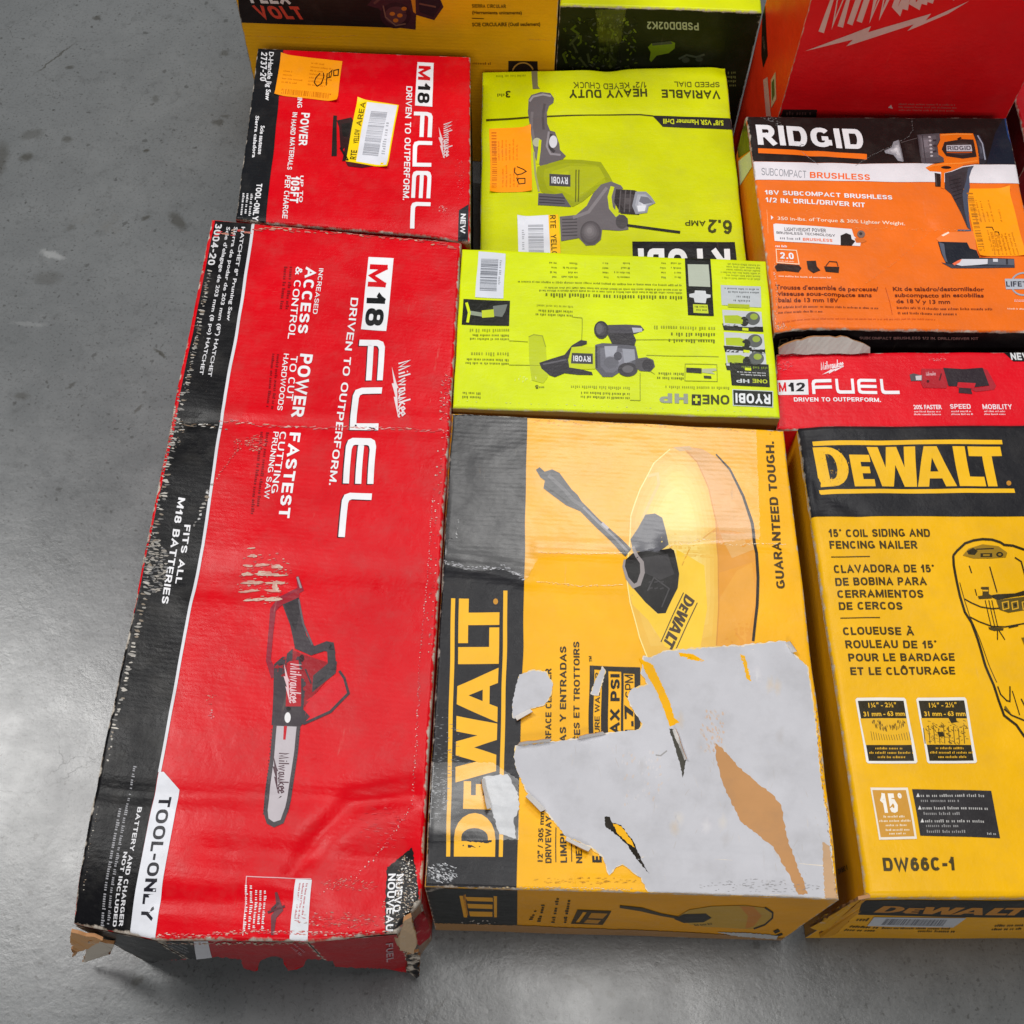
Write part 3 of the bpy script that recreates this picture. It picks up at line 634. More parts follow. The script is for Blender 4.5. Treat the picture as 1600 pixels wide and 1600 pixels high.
# picture of the saw
A = Art(T); DK = (62, 54, 60)
A.stroke(Z7, [(868, 745), (885, 805), (800, 850), (762, 895), (750, 1000), (742, 1120), (765, 1178), (850, 1165)], [12, 24, 34, 26, 22, 22, 34, 44], (140, 34, 52), 1); A.stroke(Z7, [(868, 748), (886, 800)], 9, (150, 140, 144), 2); A.poly(Z7, [(800, 850), (880, 806), (880, 842), (808, 872), (780, 890)], (150, 24, 40), 2)
A.poly(Z7, [(768, 1150), (850, 1075), (925, 1105), (1000, 1130), (1045, 1160), (935, 1285), (900, 1330), (890, 1200), (800, 1190)], (150, 16, 30), 2)
A.poly(Z7, [(812, 872), (876, 842), (884, 900), (862, 990), (840, 950)], (44, 38, 44), 3.5); A.stroke(Z7, [(878, 850), (898, 960), (936, 1052)], 8, (96, 88, 94), 4); A.poly(Z7, [(805, 872), (878, 842), (890, 930), (910, 1010), (945, 1058), (1000, 1036), (1032, 1042), (1040, 1090), (990, 1080), (930, 1100), (860, 1068), (838, 960)], DK, 3)
A.poly(Z7, [(1000, 1045), (1032, 1040), (1045, 1160), (940, 1262), (935, 1225), (1005, 1150)], (62, 58, 62), 3); A.poly(Z7, [(850, 1068), (825, 1090), (822, 1130), (805, 1145), (850, 1115)], DK, 3); A.ell(Z7, 890, 1112, 11, 16, (50, 12, 20), 4)
A.stroke(Z7, [(905, 1160), (930, 1225)], 7, DK, 4)
A.poly(Z8, [(1060, 95), (1190, 0), (1215, -20), (1240, 60), (1165, 140), (1060, 185)], (214, 18, 36), 2); A.stroke(Z8, [(1200, -30), (1222, 0), (1240, 62), (1165, 138), (1055, 188), (1035, 178)], 11, DK, 3)
A.poly(Z8, [(1085, 60), (1090, -10), (1150, -60), (1190, -70), (1185, -20)], (66, 60, 64), 3)
A.poly(Z8, [(930, -60), (965, -90), (1035, -90), (1062, 0), (1050, 130), (1080, 160), (1040, 200), (918, 196)], DK, 2); A.poly(Z8, [(985, -70), (1030, -76), (1040, 0), (1040, 118), (975, 118)], (178, 20, 36), 3)
script_logo(A, Z8, (998, -60), (992, 105), (1040, -62), (225, 190, 196), 4)
A.poly(Z8, [(924, 196), (1040, 200), (1030, 300), (1014, 400), (992, 540), (970, 604), (930, 622), (900, 606), (886, 560), (890, 480), (912, 330)], (74, 68, 72), 3)
for i in range(26):
    t = i/25; A.flake(Z8, 920-34*t+R.uniform(-2, 2), 215+350*t, 6, 5, (40, 36, 40), 4); A.flake(Z8, 1036-50*t+R.uniform(-2, 2), 215+340*t, 6, 5, (40, 36, 40), 4)
A.poly(Z8, [(940, 200), (1024, 202), (1014, 300), (996, 410), (976, 535), (958, 590), (930, 600), (908, 585), (904, 550), (912, 460), (930, 320)], (188, 180, 186), 4)
A.poly(Z8, [(970, 200), (984, 200), (978, 256), (968, 256)], (190, 20, 36), 5); A.ell(Z8, 985, 165, 13, 22, (230, 228, 230), 5); A.ell(Z8, 988, 128, 10, 9, (16, 14, 16), 5)
script_logo(A, Z8, (950, 312), (945, 478), (990, 305), (84, 60, 68), 5)
A.build('tool_picture', bA.top_obj)
# small inset near the front edge
A = Art(T)
A.stroke(Z8, [(1080, 832), (815, 824), (795, 1068)], 4, (225, 170, 176), 2); A.poly(Z8, [(1014, 832), (1083, 836), (1058, 1110), (984, 1108)], (222, 224, 230), 2)
A.greek(Z8, (1030, 850), (1008, 1000), (1068, 852), (190, 60, 70), 3, 3)
A.greek(Z8, (808, 860), (795, 1070), (842, 862), WHITE, 2, 2); A.greek(Z8, (850, 880), (835, 1060), (898, 882), WHITE, 3, 2)
A.stroke(Z8, [(935, 888), (950, 960), (925, 990), (918, 1066)], [10, 26, 22, 12], (110, 60, 66), 3); A.stroke(Z8, [(900, 972), (970, 945)], 10, (90, 40, 48), 4); A.stroke(Z8, [(945, 930), (915, 960)], 10, (70, 44, 50), 4)
A.build('printed_inset', bA.top_obj)
A = Art(T)
A.tear(Z8, [(1392, 770), (1500, 690), (1530, 930), (1400, 1070), (1384, 1062)], (26, 24, 26), 2, 5)
A.text(Z8, 'NUEVO', (1432, 800), (1418, 962), (1462, 796), WHITE, 3, .03); A.text(Z8, 'NOUVEAU', (1398, 798), (1388, 1044), (1428, 796), WHITE, 3, .03)
A.flakes_area(Z8, 1475, 850, 45, 130, 150, 11, 6, WORN, 4); A.flakes_area(Z8, 1410, 960, 40, 70, 40, 10, 4, WORN, 4)
A.build('corner_band', bA.top_obj)
# rubbed and torn places
A = Art(T)
GW = [(150, 147, 142), (112, 110, 108), (182, 177, 170), (132, 120, 106)]
A.flakes_line(S5, [(270, 470), (232, 700), (160, 1080), (100, 1400), (70, 1580)], 27, 62, 19, GW, 8, 5, .1); A.flakes_line(S5, [(262, 500), (140, 1100), (60, 1560)], 30, 26, 12, GW, 16, 5, .1); A.flakes_line(PX, [(288, 610), (268, 690), (256, 760), (238, 860), (222, 940)], 44, 14, 4.5, GW, 4, 5, .1); A.flakes_line(PX, [(284, 600), (258, 700), (228, 880)], 40, 6, 3, GW, 6, 5, .1)
A.flakes_line(PX, [(224, 940), (208, 1010), (192, 1080), (178, 1140)], 22, 14, 5.5, GW+[(196, 190, 180)], 2, 5, .12); A.flakes_line(PX, [(178, 1140), (168, 1190)], 5, 5, 4, GW, 2); A.flakes_line(S6, [(120, 560), (60, 830), (20, 1100), (-10, 1250)], 16, 16, 10, WORN[:3], 10, und=BLACK)
A.flakes_area(PX, 270, 668, 18, 34, 60, 6, 2.4, WORN, und=BLACK); A.flakes_line(PX, [(271, 655), (330, 664), (352, 668)], 16, 12, 2.4, WORN, und=BLACK)
A.flakes_area(PX, 240, 880, 20, 44, 110, 11, 3.2, [(120, 118, 116), (160, 154, 146), (90, 90, 92)]); A.flakes_line(PX, [(330, 755), (322, 775), (312, 800), (303, 822)], 8, 9, 5, GW+[(190, 190, 190)], 2)
A.flakes_line(PX, [(337, 368), (420, 358), (520, 362), (640, 372), (712, 386)], 70, 13, 3.2, [(190, 150, 126), (176, 120, 100), (205, 180, 160)], 4, 5, .06, und=RED)
A.flakes_line(PX, [(345, 655), (420, 666), (480, 668), (560, 668), (690, 672)], 60, 13, 2, [(205, 170, 150), (190, 120, 110), (222, 205, 195)], 2.5, und=RED)
A.flakes_line(Z7, [(1478, 385), (1462, 560), (1442, 850), (1418, 1080), (1408, 1290)], 62, 8, 7, [(216, 190, 182), (190, 150, 140), (226, 214, 208)], 3, und=RED); A.flakes_line(Z8, [(1536, 0), (1524, 240), (1500, 520), (1420, 640), (1270, 810), (1120, 890)], 84, 8, 7, [(216, 190, 182), (190, 150, 140), (226, 214, 208)], 6, und=RED)
A.flakes_line(PX, [(690, 700), (684, 760), (668, 1020)], 40, 4, 2.6, WORN, 6, und=RED); A.flakes_area(PX, 697, 640, 10, 60, 60, 5, 2, [(214, 170, 160), (200, 130, 124), (222, 206, 196)], und=RED)
PT = [(206, 150, 134), (214, 170, 150), (196, 120, 108)]
Q9 = Fr(352, 844, .1429); PB = [(200, 168, 150), (206, 182, 166), (196, 150, 138), (206, 140, 128)]
for x, y, a, b in ((290, 80, 100, 24), (300, 170, 120, 42), (250, 268, 120, 32), (380, 268, 200, 36), (555, 282, 140, 66), (225, 360, 150, 50), (420, 360, 190, 60), (545, 378, 300, 42), (285, 455, 270, 52), (345, 470, 120, 50), (530, 468, 200, 54), (620, 470, 110, 22), (265, 552, 230, 56), (540, 560, 210, 52), (550, 520, 60, 150), (310, 650, 250, 44), (540, 650, 170, 66), (430, 640, 60, 36)):
    for i in range(3): A.flake(Q9, x+R.uniform(-.22, .22)*a, y+R.uniform(-8, 8), a*R.uniform(.6, 1.1), b*R.uniform(.5, .9), R.choice(PB), 5, R.uniform(-.05, .05))
A.flakes_area(Q9, 420, 400, 300, 300, 70, 50, 14, PB, 5, und=RED)
A.flakes_area(Z7, 682, 150, 45, 38, 46, 20, 6, PT, 5, und=RED); A.flakes_area(Z7, 605, 160, 18, 28, 16, 14, 6, PT, 5, und=RED); A.flakes_line(Z7, [(600, 190), (550, 250), (505, 310)], 12, 13, 6, PT, 4, und=RED)
A.flakes_area(Z8, 665, 70, 22, 40, 9, 12, 4, PT, 5, und=RED); A.flakes_area(Z8, 665, 150, 16, 26, 5, 14, 9, [(228, 205, 200)], 5, und=RED)
A.flakes_line(Z8, [(430, 1062), (640, 1066), (830, 1050), (1100, 1058), (1400, 1050)], 130, 22, 6, [(206, 190, 172), (222, 206, 196), (200, 150, 136)], 9, und=RED); A.flakes_area(Z8, 1200, 1000, 190, 34, 80, 22, 4, PT+WORN, 5, und=RED); A.flakes_area(Z8, 1240, 850, 120, 26, 50, 18, 4, PT, 5, -.5, und=RED)
A.flakes_area(Z8, 1380, 610, 100, 90, 30, 40, 3, [(236, 90, 96), (232, 120, 122)], 4, und=RED); A.flakes_line(Z8, [(80, 1010), (200, 1040), (310, 1062)], 36, 18, 5, WORN, 6, und=BLACK)
A.build('worn_patch', bA.top_obj)

# torn front of the carton
edge = [(75, 1000), (75, 1060), (110, 1085), (180, 1088), (215, 1135), (240, 1150), (255, 1120), (300, 1180), (380, 1184), (440, 1176), (460, 1160), (540, 1164), (600, 1160), (680, 1150), (785, 1158), (800, 1200), (850, 1218)] \
     + [(860+30*(1-math.cos(t*math.pi/2))*.8, 1205-52*math.sin(t*math.pi/2)) for t in (.3, .6)] + [(905, 1148), (935, 1145), (962, 1160), (978, 1185), (985, 1212), (1050, 1192), (1062, 1166), (1170, 1172), (1182, 1194), (1300, 1196), (1390, 1202), (1480, 1218), (1490, 1000)]
st_ = R.getstate()
for i in (4, 5, 6):
    R.setstate(st_); q_ = bA.wall_panel(i); q_.amp = .002; A = Art(q_); A.tear(Z8, edge, (168, 8, 22), 0, 5); q_.obj = A.build('front_panel', bA.root)
p = bA.wall_panel(5); bA.front = p.obj
st_ = R.getstate()
for i in (5, 6):
    R.setstate(st_); q_ = bA.wall_panel(i); A = Art(q_); A.tear(Z8, [(60, 1000), (75, 1062), (180, 1092), (215, 1135), (240, 1150), (255, 1120), (300, 1182), (380, 1186), (440, 1178), (460, 1160), (600, 1162), (560, 1000)], (26, 26, 28), 1, 4); A.build('front_band', q_.obj)
q_ = bA.wall_panel(4); A = Art(q_); A.text(Z8, 'FUEL', (1388, 1090), (1395, 1170), (1418, 1086), (190, 150, 156), 2, .03); A.build('front_print', q_.obj)
A = Art(p)
A.poly(Z8, [(560, 1000), (600, 1162), (664, 1152), (610, 1000)], (205, 205, 212), 2)
A.greek(Z8, (480, 1110), (580, 1150), (470, 1076), (130, 130, 134), 3, 2)
A.ell(Z8, 1160, 1115, 30, 18, (70, 60, 64), 2, .5); A.ell(Z8, 1163, 1117, 17, 10, (120, 30, 40), 3, .5)
A.greek(Z8, (990, 1110), (1040, 1150), (1010, 1090), (190, 120, 128), 2, 2)
A.flakes_line(Z8, [(80, 1062), (310, 1092), (640, 1094), (1000, 1092), (1420, 1070)], 110, 20, 5, [(206, 190, 172), (190, 170, 150), (170, 120, 100)], 5)
A.build('front_print', bA.front)
KRAFT = (168, 120, 78)
def scrap(name, pts, thick, col, parent, wear=None, jag=.0015, label=None):      # a thick torn piece of board through 3-D points
    bm = bmesh.new(); uvl = bm.loops.layers.uv.new('UVMap'); el = bm.verts.layers.float.new('edge')
    P = []
    for a, b in zip(pts, pts[1:]+pts[:1]):
        a, b = Vector(a), Vector(b); m = max(1, int((b-a).length/.007))
        for i in range(m):
            q = a+(b-a)*(i/m)
            if i: q += Vector((R.uniform(-1, 1), R.uniform(-1, 1), R.uniform(-1, 1)))*jag
            P.append(q)
    c = sum(P, Vector())/len(P); n = Vector()
    for a, b in zip(P, P[1:]+P[:1]): n += (a-c).cross(b-c)
    n.normalize(); u = n.orthogonal().normalized(); v = n.cross(u)
    top = [bm.verts.new(q+n*thick*.5) for q in P]; bot = [bm.verts.new(q-n*thick*.5) for q in P]
    k = len(P); bm.faces.new(top); bm.faces.new(bot[::-1])
    for i in range(k):
        j = (i+1) % k
        f = bm.faces.new((top[j], top[i], bot[i], bot[j])); f.material_index = 1
    for vv in bm.verts: vv[el] = .003
    for f in bm.faces:
        for l in f.loops: q = l.vert.co-c; l[uvl].uv = (q.dot(u), q.dot(v))
    bmesh.ops.triangulate(bm, faces=[f for f in bm.faces if len(f.verts) > 4])
    bmesh.ops.recalc_face_normals(bm, faces=bm.faces[:])
    return link(name, bm, [mat(col, wear or dict(Edge=.002, Scuff=.5)), mat(KRAFT, dict(Edge=.0, Scuff=.3))], parent, label)
def at(fr, X, Y, h): return on_z(fr(X, Y), h)
scrap('torn_flap', [at(Z8, 1425, 1050, .225), at(Z8, 1500, 985, .235), at(Z8, 1522, 1080, .19), at(Z8, 1510, 1140, .16), at(Z8, 1450, 1125, .17)], .004, (186, 160, 130), bA.root, label='torn tan cardboard corner')
scrap('torn_flap', [at(Z8, 1510, 860, .225), at(Z8, 1562, 1000, .16), at(Z8, 1572, 1075, .12), at(Z8, 1530, 1110, .12), at(Z8, 1500, 1000, .20)], .003, (150, 14, 30), bA.root)
s_ = scrap('torn_flap', [at(Z8, 1482, 1145, .10), at(Z8, 1532, 1132, .10), at(Z8, 1534, 1235, .03), at(Z8, 1522, 1244, .02), at(Z8, 1480, 1218, .03)], .003, (34, 32, 34), bA.root, dict(Edge=.004, Scuff=1.0), label='black crumpled corner scrap')
scrap('torn_flap', [at(Z8, 84, 1050, .232), at(Z8, 215, 1085, .225), at(Z8, 172, 1108, .16), at(Z8, 140, 1124, .12), at(Z8, 92, 1156, .08)], .003, (200, 150, 96), bA.root)
scrap('torn_flap', [at(Z8, 160, 1088, .20), at(Z8, 262, 1100, .19), at(Z8, 240, 1146, .07), at(Z8, 190, 1150, .05), at(Z8, 130, 1177, .02), at(Z8, 152, 1128, .08)], .003, (190, 180, 166), bA.root)
scrap('torn_flap', [at(Z8, 790, 1150, .045), at(Z8, 866, 1150, .05), at(Z8, 856, 1214, .008), at(Z8, 806, 1200, .012)], .0025, (190, 10, 26), bA.root)
scrap('torn_flap', [at(Z8, 962, 1148, .05), at(Z8, 1060, 1150, .05), at(Z8, 1052, 1194, .014), at(Z8, 990, 1212, .008)], .0025, (190, 10, 26), bA.root)
scrap('torn_flap', [at(Z8, 1175, 1140, .06), at(Z8, 1475, 1150, .06), at(Z8, 1482, 1220, .006), at(Z8, 1390, 1204, .014), at(Z8, 1185, 1196, .016)], .0025, (176, 8, 22), bA.root, jag=.001)
# ------------------------------------------------------------------ shorter red carton behind it
hB = .235
bB = Carton('red box with an orange price sticker and a yellow barcode label', quad_px([(403, 75), (735, 88), (735, 372), (368, 342)], hB), hB, RED,
            dict(Edge=.0014, Scuff=.25, Corr=.10, Dirt=.35, Rough=.33), {0: ('back_panel', DRED), 1: ('side_panel', (24, 22, 24)), 2: ('front_panel', RED), 3: ('side_panel', BLACK)}, 2)
T = bB.top; T.crease(Z1, [(220, 1320), (1430, 1390)], .006, .002); T.dent(Z1, 1480, 1400, .03, .006)
bB.finish()
A = Art(T)
A.poly(Z1, [(225, 270), (392, 285), (345, 800), (285, 1330), (90, 1320)], (22, 24, 28), 1); A.poly(Z1, [(1495, 1215), (1490, 1440), (1430, 1430), (1436, 1250)], (24, 26, 34), 1)
A.text(Z1, '2737-20', (262, 310), (252, 482), (298, 312), WHITE, 2, .03); A.text(Z1, 'D-Handle Jig Saw', (308, 310), (285, 600), (338, 312), WHITE, 2, .02)
A.text(Z1, 'Sierra caladora', (228, 690), (206, 940), (250, 692), WHITE, 2, .02); A.text(Z1, 'Scie sauteuse', (258, 750), (240, 920), (284, 752), WHITE, 2, .02)
A.text(Z1, 'TOOL-ONLY', (236, 1092), (208, 1308), (270, 1094), WHITE, 2, .035); A.greek(Z1, (150, 1150), (135, 1300), (215, 1155), WHITE, 3, 2)
A.text(Z1, 'NEW', (1448, 1268), (1444, 1370), (1478, 1270), WHITE, 2, .03)
A.build('side_band', bB.top_obj)
A = Art(T)
A.poly(Z1, [(1190, 370), (1287, 376), (1279, 637), (1176, 631)], WHITE, 2); A.text(Z1, 'M', (1198, 390), (1194, 478), (1270, 394), RED, 3, .035); A.text(Z1, '18', (1196, 492), (1190, 616), (1268, 496), (20, 20, 24), 3, .035)
for ch, a, b, c in (('F', (1170, 668), (1164, 816), (1281, 670)), ('U', (1166, 840), (1160, 992), (1279, 842)), ('E', (1160, 1018), (1152, 1180), (1273, 1020)), ('L', (1152, 1204), (1146, 1358), (1268, 1206))): A.unit(Z1, a, b, c, [[FUEL[ch]]], WHITE, 3)
script_logo(A, Z1, (1345, 742), (1345, 945), (1392, 715), (222, 196, 200), 2)
A.build('printed_logo', bB.top_obj)
A = Art(T)
A.text(Z1, 'DRIVEN TO OUTPERFORM.', (1124, 515), (1103, 1192), (1160, 517), WHITE, 2, .02)
A.text(Z1, 'CUTTING', (478, 480), (474, 645), (506, 482), WHITE, 2, .02); A.text(Z1, 'POWER', (500, 675), (480, 868), (550, 678), WHITE, 2, .035); A.text(Z1, 'IN HARD MATERIALS', (448, 672), (414, 1010), (476, 674), WHITE, 2, .02)
A.text(Z1, 'UP TO', (492, 1046), (484, 1205), (512, 1048), WHITE, 2, .02); A.text(Z1, '105FT', (440, 1048), (428, 1208), (490, 1052), WHITE, 2, .04); A.text(Z1, 'PER CHARGE', (405, 1044), (384, 1298), (436, 1048), WHITE, 2, .02)
A.flakes_area(Z1, 1440, 1060, 30, 130, 24, 12, 6, [(232, 60, 74), (228, 100, 104)], 4); A.flakes_area(Z1, 1340, 1245, 25, 22, 12, 12, 6, [(230, 150, 150)], 4)
A.build('lettering', bB.top_obj)
A = Art(T)
A.poly(Z1, [(690, 690), (712, 692), (708, 930), (676, 930)], (34, 30, 30), 2); A.poly(Z1, [(712, 720), (800, 700), (830, 760), (790, 960), (740, 960), (756, 880), (730, 900), (726, 760)], (48, 24, 28), 2)
A.poly(Z1, [(740, 740), (800, 730), (780, 820), (745, 810)], (24, 22, 24), 3); A.poly(Z1, [(760, 965), (960, 985), (860, 1000), (775, 990)], (70, 22, 30), 2); A.stroke(Z1, [(730, 880), (775, 960)], 14, (20, 20, 22), 3)
A.build('tool_picture', bB.top_obj)
def price_sticker(pan, parent, fr, q, col, ink, scrib=None, rows=7, label=None, code=True):
    # q = four corners, text runs along q0->q1, q3 lies under q0
    for k_, h_ in ((0, .003), (2, .0045), (3, .0025)): pan.curl(fr, *q[k_], .014, h_)
    A = Art(pan); A.poly(fr, q, col, 3, Rough=.5, Edge=0, Scuff=.1, Corr=0)
    st = A.build('price_sticker', parent, label=label)
    def at_(x, y):
        return tuple(q[0][k]*(1-x)*(1-y)+q[1][k]*x*(1-y)+q[2][k]*x*y+q[3][k]*(1-x)*y for k in (0, 1))
    A = Art(pan)
    for i in range(rows):
        y = .10+.62*i/rows
        for x0, x1 in ((.08, .45), (.5, .9)):
            if R.random() < .75: A.greek(fr, at_(x0, y+.045), at_(x1, y+.045), at_(x0, y), ink, 1, 4, (.35, .95), Corr=0)
    A.build('fine_print', st)
    if code:
        A = Art(pan); A.bars(fr, at_(.1, .95), at_(.9, .95), at_(.1, .82), ink, 34, 4, Corr=0); A.build('barcode', st)
    if scrib:
        A = Art(pan)
        for ln in scrib: A.stroke(fr, ln, 11 if fr.k < .2 else 8, (46, 20, 6), 5, Corr=0)
        A.build('pen_mark', st)
    return st
ORANGE = (252, 156, 8); ORINK = (206, 112, 6)
price_sticker(T, bB.root, S1, [(330, 100), (968, 178), (912, 600), (262, 528)], ORANGE, ORINK, [[(735, 300), (690, 350), (675, 400), (705, 440), (750, 410), (775, 340), (770, 295)], [(800, 430), (812, 300)], [(810, 350), (850, 340), (862, 270), (830, 300), (835, 350)], [(880, 265), (880, 325), (925, 322), (930, 262), (885, 270)]], label='orange price sticker with a pen mark')
T.curl(S1, 1436, 1288); T.curl(S1, 1128, 566, .012, .003)
A = Art(T); A.poly(S1, [(1128, 566), (1552, 635), (1436, 1288), (1000, 1215)], (250, 214, 10), 3, Corr=0, Edge=0, Scuff=.1); st = A.build('barcode_label', bB.root, label='yellow and white barcode label')
A = Art(T); A.poly(S1, [(1222, 602), (1535, 640), (1425, 1268), (1108, 1218)], (224, 226, 236), 4, Corr=0, Edge=0, Scuff=.1); A.build('white_field', st)
A = Art(T); A.bars(S1, (1172, 1150), (1265, 690), (1340, 1165), (150, 152, 162), 44, 5, Corr=0); A.build('barcode', st)
A = Art(T); A.text(S1, 'RTE', (1105, 1200), (1118, 1105), (1042, 1195), (70, 60, 10), 5, .03, Corr=0); A.text(S1, 'YELLOW', (1132, 1035), (1155, 885), (1078, 1030), (70, 60, 10), 5, .03, Corr=0); A.text(S1, 'AREA', (1165, 850), (1210, 605), (1112, 845), (120, 100, 10), 5, .03, Corr=0)
A.greek(S1, (1410, 1145), (1462, 730), (1370, 1140), (170, 172, 180), 1, 5, Corr=0); A.build('lettering', st)
# ------------------------------------------------------------------ lime box with the hammer drill
LIME = (200, 208, 0); LIMEH = (210, 226, 8); OL = (70, 72, 8); LWEAR = dict(Edge=.0008, Scuff=.25, Corr=.06, Dirt=.28, Rough=.36)
hF = .19
qF = quad_px([(754, 112), (1134, 103), (1166, 402), (750, 392)], hF)
k_ = .042/(qF[0][1]-qF[3][1])
qF = [qF[0], qF[1], (qF[2][0]+(qF[2][0]-qF[1][0])*k_, qF[2][1]-.042), (qF[3][0]+(qF[3][0]-qF[0][0])*k_, qF[3][1]-.042)]
bF = Carton('lime green box picturing a corded hammer drill, lettering upside down', qF, hF, LIME, LWEAR, {0: ('back_panel', LIME), 1: ('side_panel', LIME), 2: ('front_panel', LIME), 3: ('side_panel', (170, 150, 120))}, 3, amp=.0004)
T = bF.top; T.dent(Z2, 740, 340, .02, .004, .05); T.dent(Z2, 1320, 345, .012, .004); T.crease(Z2, [(128, 590), (700, 575), (1350, 585)], .003, .001)
bF.finish()
A = Art(T); A.stroke(Z2, [(128, 600), (400, 582), (650, 572), (900, 572), (962, 578)], [11, 8, 5, 6, 6], (66, 62, 8), 1); A.poly(Z2, [(958, 576), (1362, 590), (1366, 648), (1010, 634)], (40, 36, 38), 1)
A.text(Z2, '5/8" VSR Hammer Drill', (1312, 602), (1012, 594), (1313, 630), (206, 214, 40), 2, .02); A.build('banner', bF.top_obj)
A = Art(T); GR = (62, 62, 10)
A.text(Z2, 'VARIABLE', (1296, 456), (1004, 448), (1298, 497), GR, 2, .03); A.text(Z2, 'SPEED DIAL', (1292, 412), (1066, 408), (1294, 438), (96, 96, 14), 2, .01)
A.text(Z2, 'HEAVY DUTY', (930, 444), (541, 450), (932, 484), GR, 2, .03); A.text(Z2, '1/2" KEYED CHUCK', (928, 410), (562, 412), (930, 440), (96, 96, 14), 2, .01)
A.text(Z2, '3', (250, 456), (224, 456), (250, 490), GR, 2, .03); A.greek(Z2, (218, 470), (178, 470), (218, 486), OL, 1, 2); A.greek(Z2, (325, 374), (180, 378), (325, 386), (150, 156, 10), 1, 2)
A.text(Z2, '6.2', (1354, 1104), (1232, 1098), (1356, 1172), GR, 2, .03); A.text(Z2, 'AMP', (1222, 1106), (1120, 1102), (1222, 1134), GR, 2, .02); A.build('lettering', bF.top_obj)
A = Art(T); A.poly(Z2, [(858, 1209), (1370, 1212), (1388, 1408), (862, 1408)], (20, 18, 20), 1); A.text(Z2, 'RYOBI', (1345, 1246), (886, 1244), (1350, 1372), WHITE, 2, .05); A.build('printed_logo', bF.top_obj)
A = Art(T); G1 = (98, 92, 96); G2 = (128, 122, 126)
A.poly(Z2, [(354, 352), (384, 352), (386, 432), (396, 445), (360, 447)], (112, 108, 80), 2)
A.poly(Z2, [(338, 500), (352, 478), (400, 462), (448, 466), (466, 492), (462, 515), (440, 530), (430, 560), (432, 620), (446, 655), (470, 662), (492, 720), (496, 750), (526, 780), (512, 796), (400, 832), (376, 800), (358, 720), (346, 640), (334, 560)], G1, 2)
A.stroke(Z2, [(356, 560), (352, 640), (370, 730), (388, 800)], 14, (116, 110, 114), 2.5); A.stroke(Z2, [(418, 520), (410, 580), (414, 650)], 12, (80, 74, 78), 2.5); A.stroke(Z2, [(342, 510), (360, 486), (410, 474), (452, 482)], 10, (150, 146, 150), 3); A.stroke(Z2, [(440, 660), (430, 730), (450, 770), (500, 775)], 10, (140, 134, 140), 3); A.stroke(Z2, [(452, 672), (446, 740), (470, 760)], 14, (60, 56, 60), 3)
A.ell(Z2, 462, 710, 20, 30, (206, 206, 214), 4); A.ell(Z2, 380, 712, 22, 22, (176, 178, 150), 3); A.stroke(Z2, [(396, 700), (392, 760), (384, 820)], 14, LIME, 4); A.stroke(Z2, [(366, 760), (372, 880), (390, 960)], 9, (160, 160, 110), 3)
A.soft(Z2, [(382, 834), (512, 798), (600, 800), (700, 812), (742, 880), (760, 915), (690, 940), (610, 1008), (560, 1035), (400, 960), (374, 890)], (150, 158, 12), (196, 204, 14), 5, 2); A.poly(Z2, [(540, 830), (690, 836), (720, 890), (640, 950), (570, 1000), (545, 960)], (170, 178, 14), 3)
for x in (578, 592): A.stroke(Z2, [(x, 850), (x-4, 1010)], 6, (100, 104, 12), 4)
A.poly(Z2, [(442, 870), (550, 876), (549, 934), (442, 930)], (70, 66, 70), 4); A.text(Z2, 'RYOBI', (536, 888), (452, 884), (537, 922), (214, 216, 224), 5, .04)
A.poly(Z2, [(388, 968), (470, 972), (508, 966), (552, 1036), (386, 1028)], (92, 88, 96), 3)
for y in (985, 1000, 1014): A.stroke(Z2, [(392, y), (520, y+6)], 5, (56, 52, 60), 4)
A.poly(Z2, [(700, 925), (750, 910), (800, 930), (812, 945), (780, 960), (772, 1060), (800, 1075), (834, 1092), (838, 1150), (790, 1156), (706, 1150), (700, 1200), (670, 1226), (625, 1228), (588, 1190), (500, 1206), (494, 1086), (575, 1076), (630, 1030), (660, 970)], (104, 98, 102), 3)
A.stroke(Z2, [(560, 1090), (640, 1060), (700, 980), (730, 940)], 16, (128, 122, 126), 4); A.soft(Z2, [(648+54*math.cos(t), 1165+60*math.sin(t)) for t in (i*.314 for i in range(20))], (82, 76, 80), (128, 122, 126), 5, 4, 640, 1150)
for i in range(6): A.stroke(Z2, [(505, 1100+i*16), (580, 1096+i*16)], 5, (70, 66, 70), 4)
A.stroke(Z2, [(758, 935), (744, 985), (752, 1040), (784, 1080)], 20, (196, 206, 16), 4); A.soft(Z2, [(775, 948), (870, 955), (905, 972), (890, 1075), (800, 1068), (768, 1010)], (48, 42, 44), (84, 78, 80), 3, 4)
for x in (800, 825, 850): A.stroke(Z2, [(x, 955), (x-8, 1062)], 6, (90, 84, 86), 5)
A.soft(Z2, [(874, 962), (926, 962), (950, 985), (972, 1018), (938, 1035), (930, 1066), (872, 1072), (856, 1030)], (140, 142, 152), (206, 208, 218), 4, 5); A.poly(Z2, [(900, 985), (935, 990), (960, 1016), (915, 1025), (890, 1010)], (110, 110, 120), 6); A.poly(Z2, [(880, 1030), (925, 1030), (918, 1058), (885, 1060)], (216, 218, 226), 6)
A.ell(Z2, 805, 1110, 30, 36, (74, 70, 72), 5); A.stroke(Z2, [(830, 1128), (1096, 1164)], 13, (36, 34, 30), 5); A.build('tool_picture', bF.top_obj)
price_sticker(T, bF.root, S2, [(110, 845), (105, 150), (550, 128), (560, 835)], (255, 152, 4), (222, 108, 0), [[(380, 570), (372, 620), (400, 650), (450, 640), (500, 612), (470, 590), (400, 560)], [(395, 680), (420, 750), (484, 745), (484, 690), (415, 690), (400, 720)]], code=False, label='orange price sticker with a pen scribble')
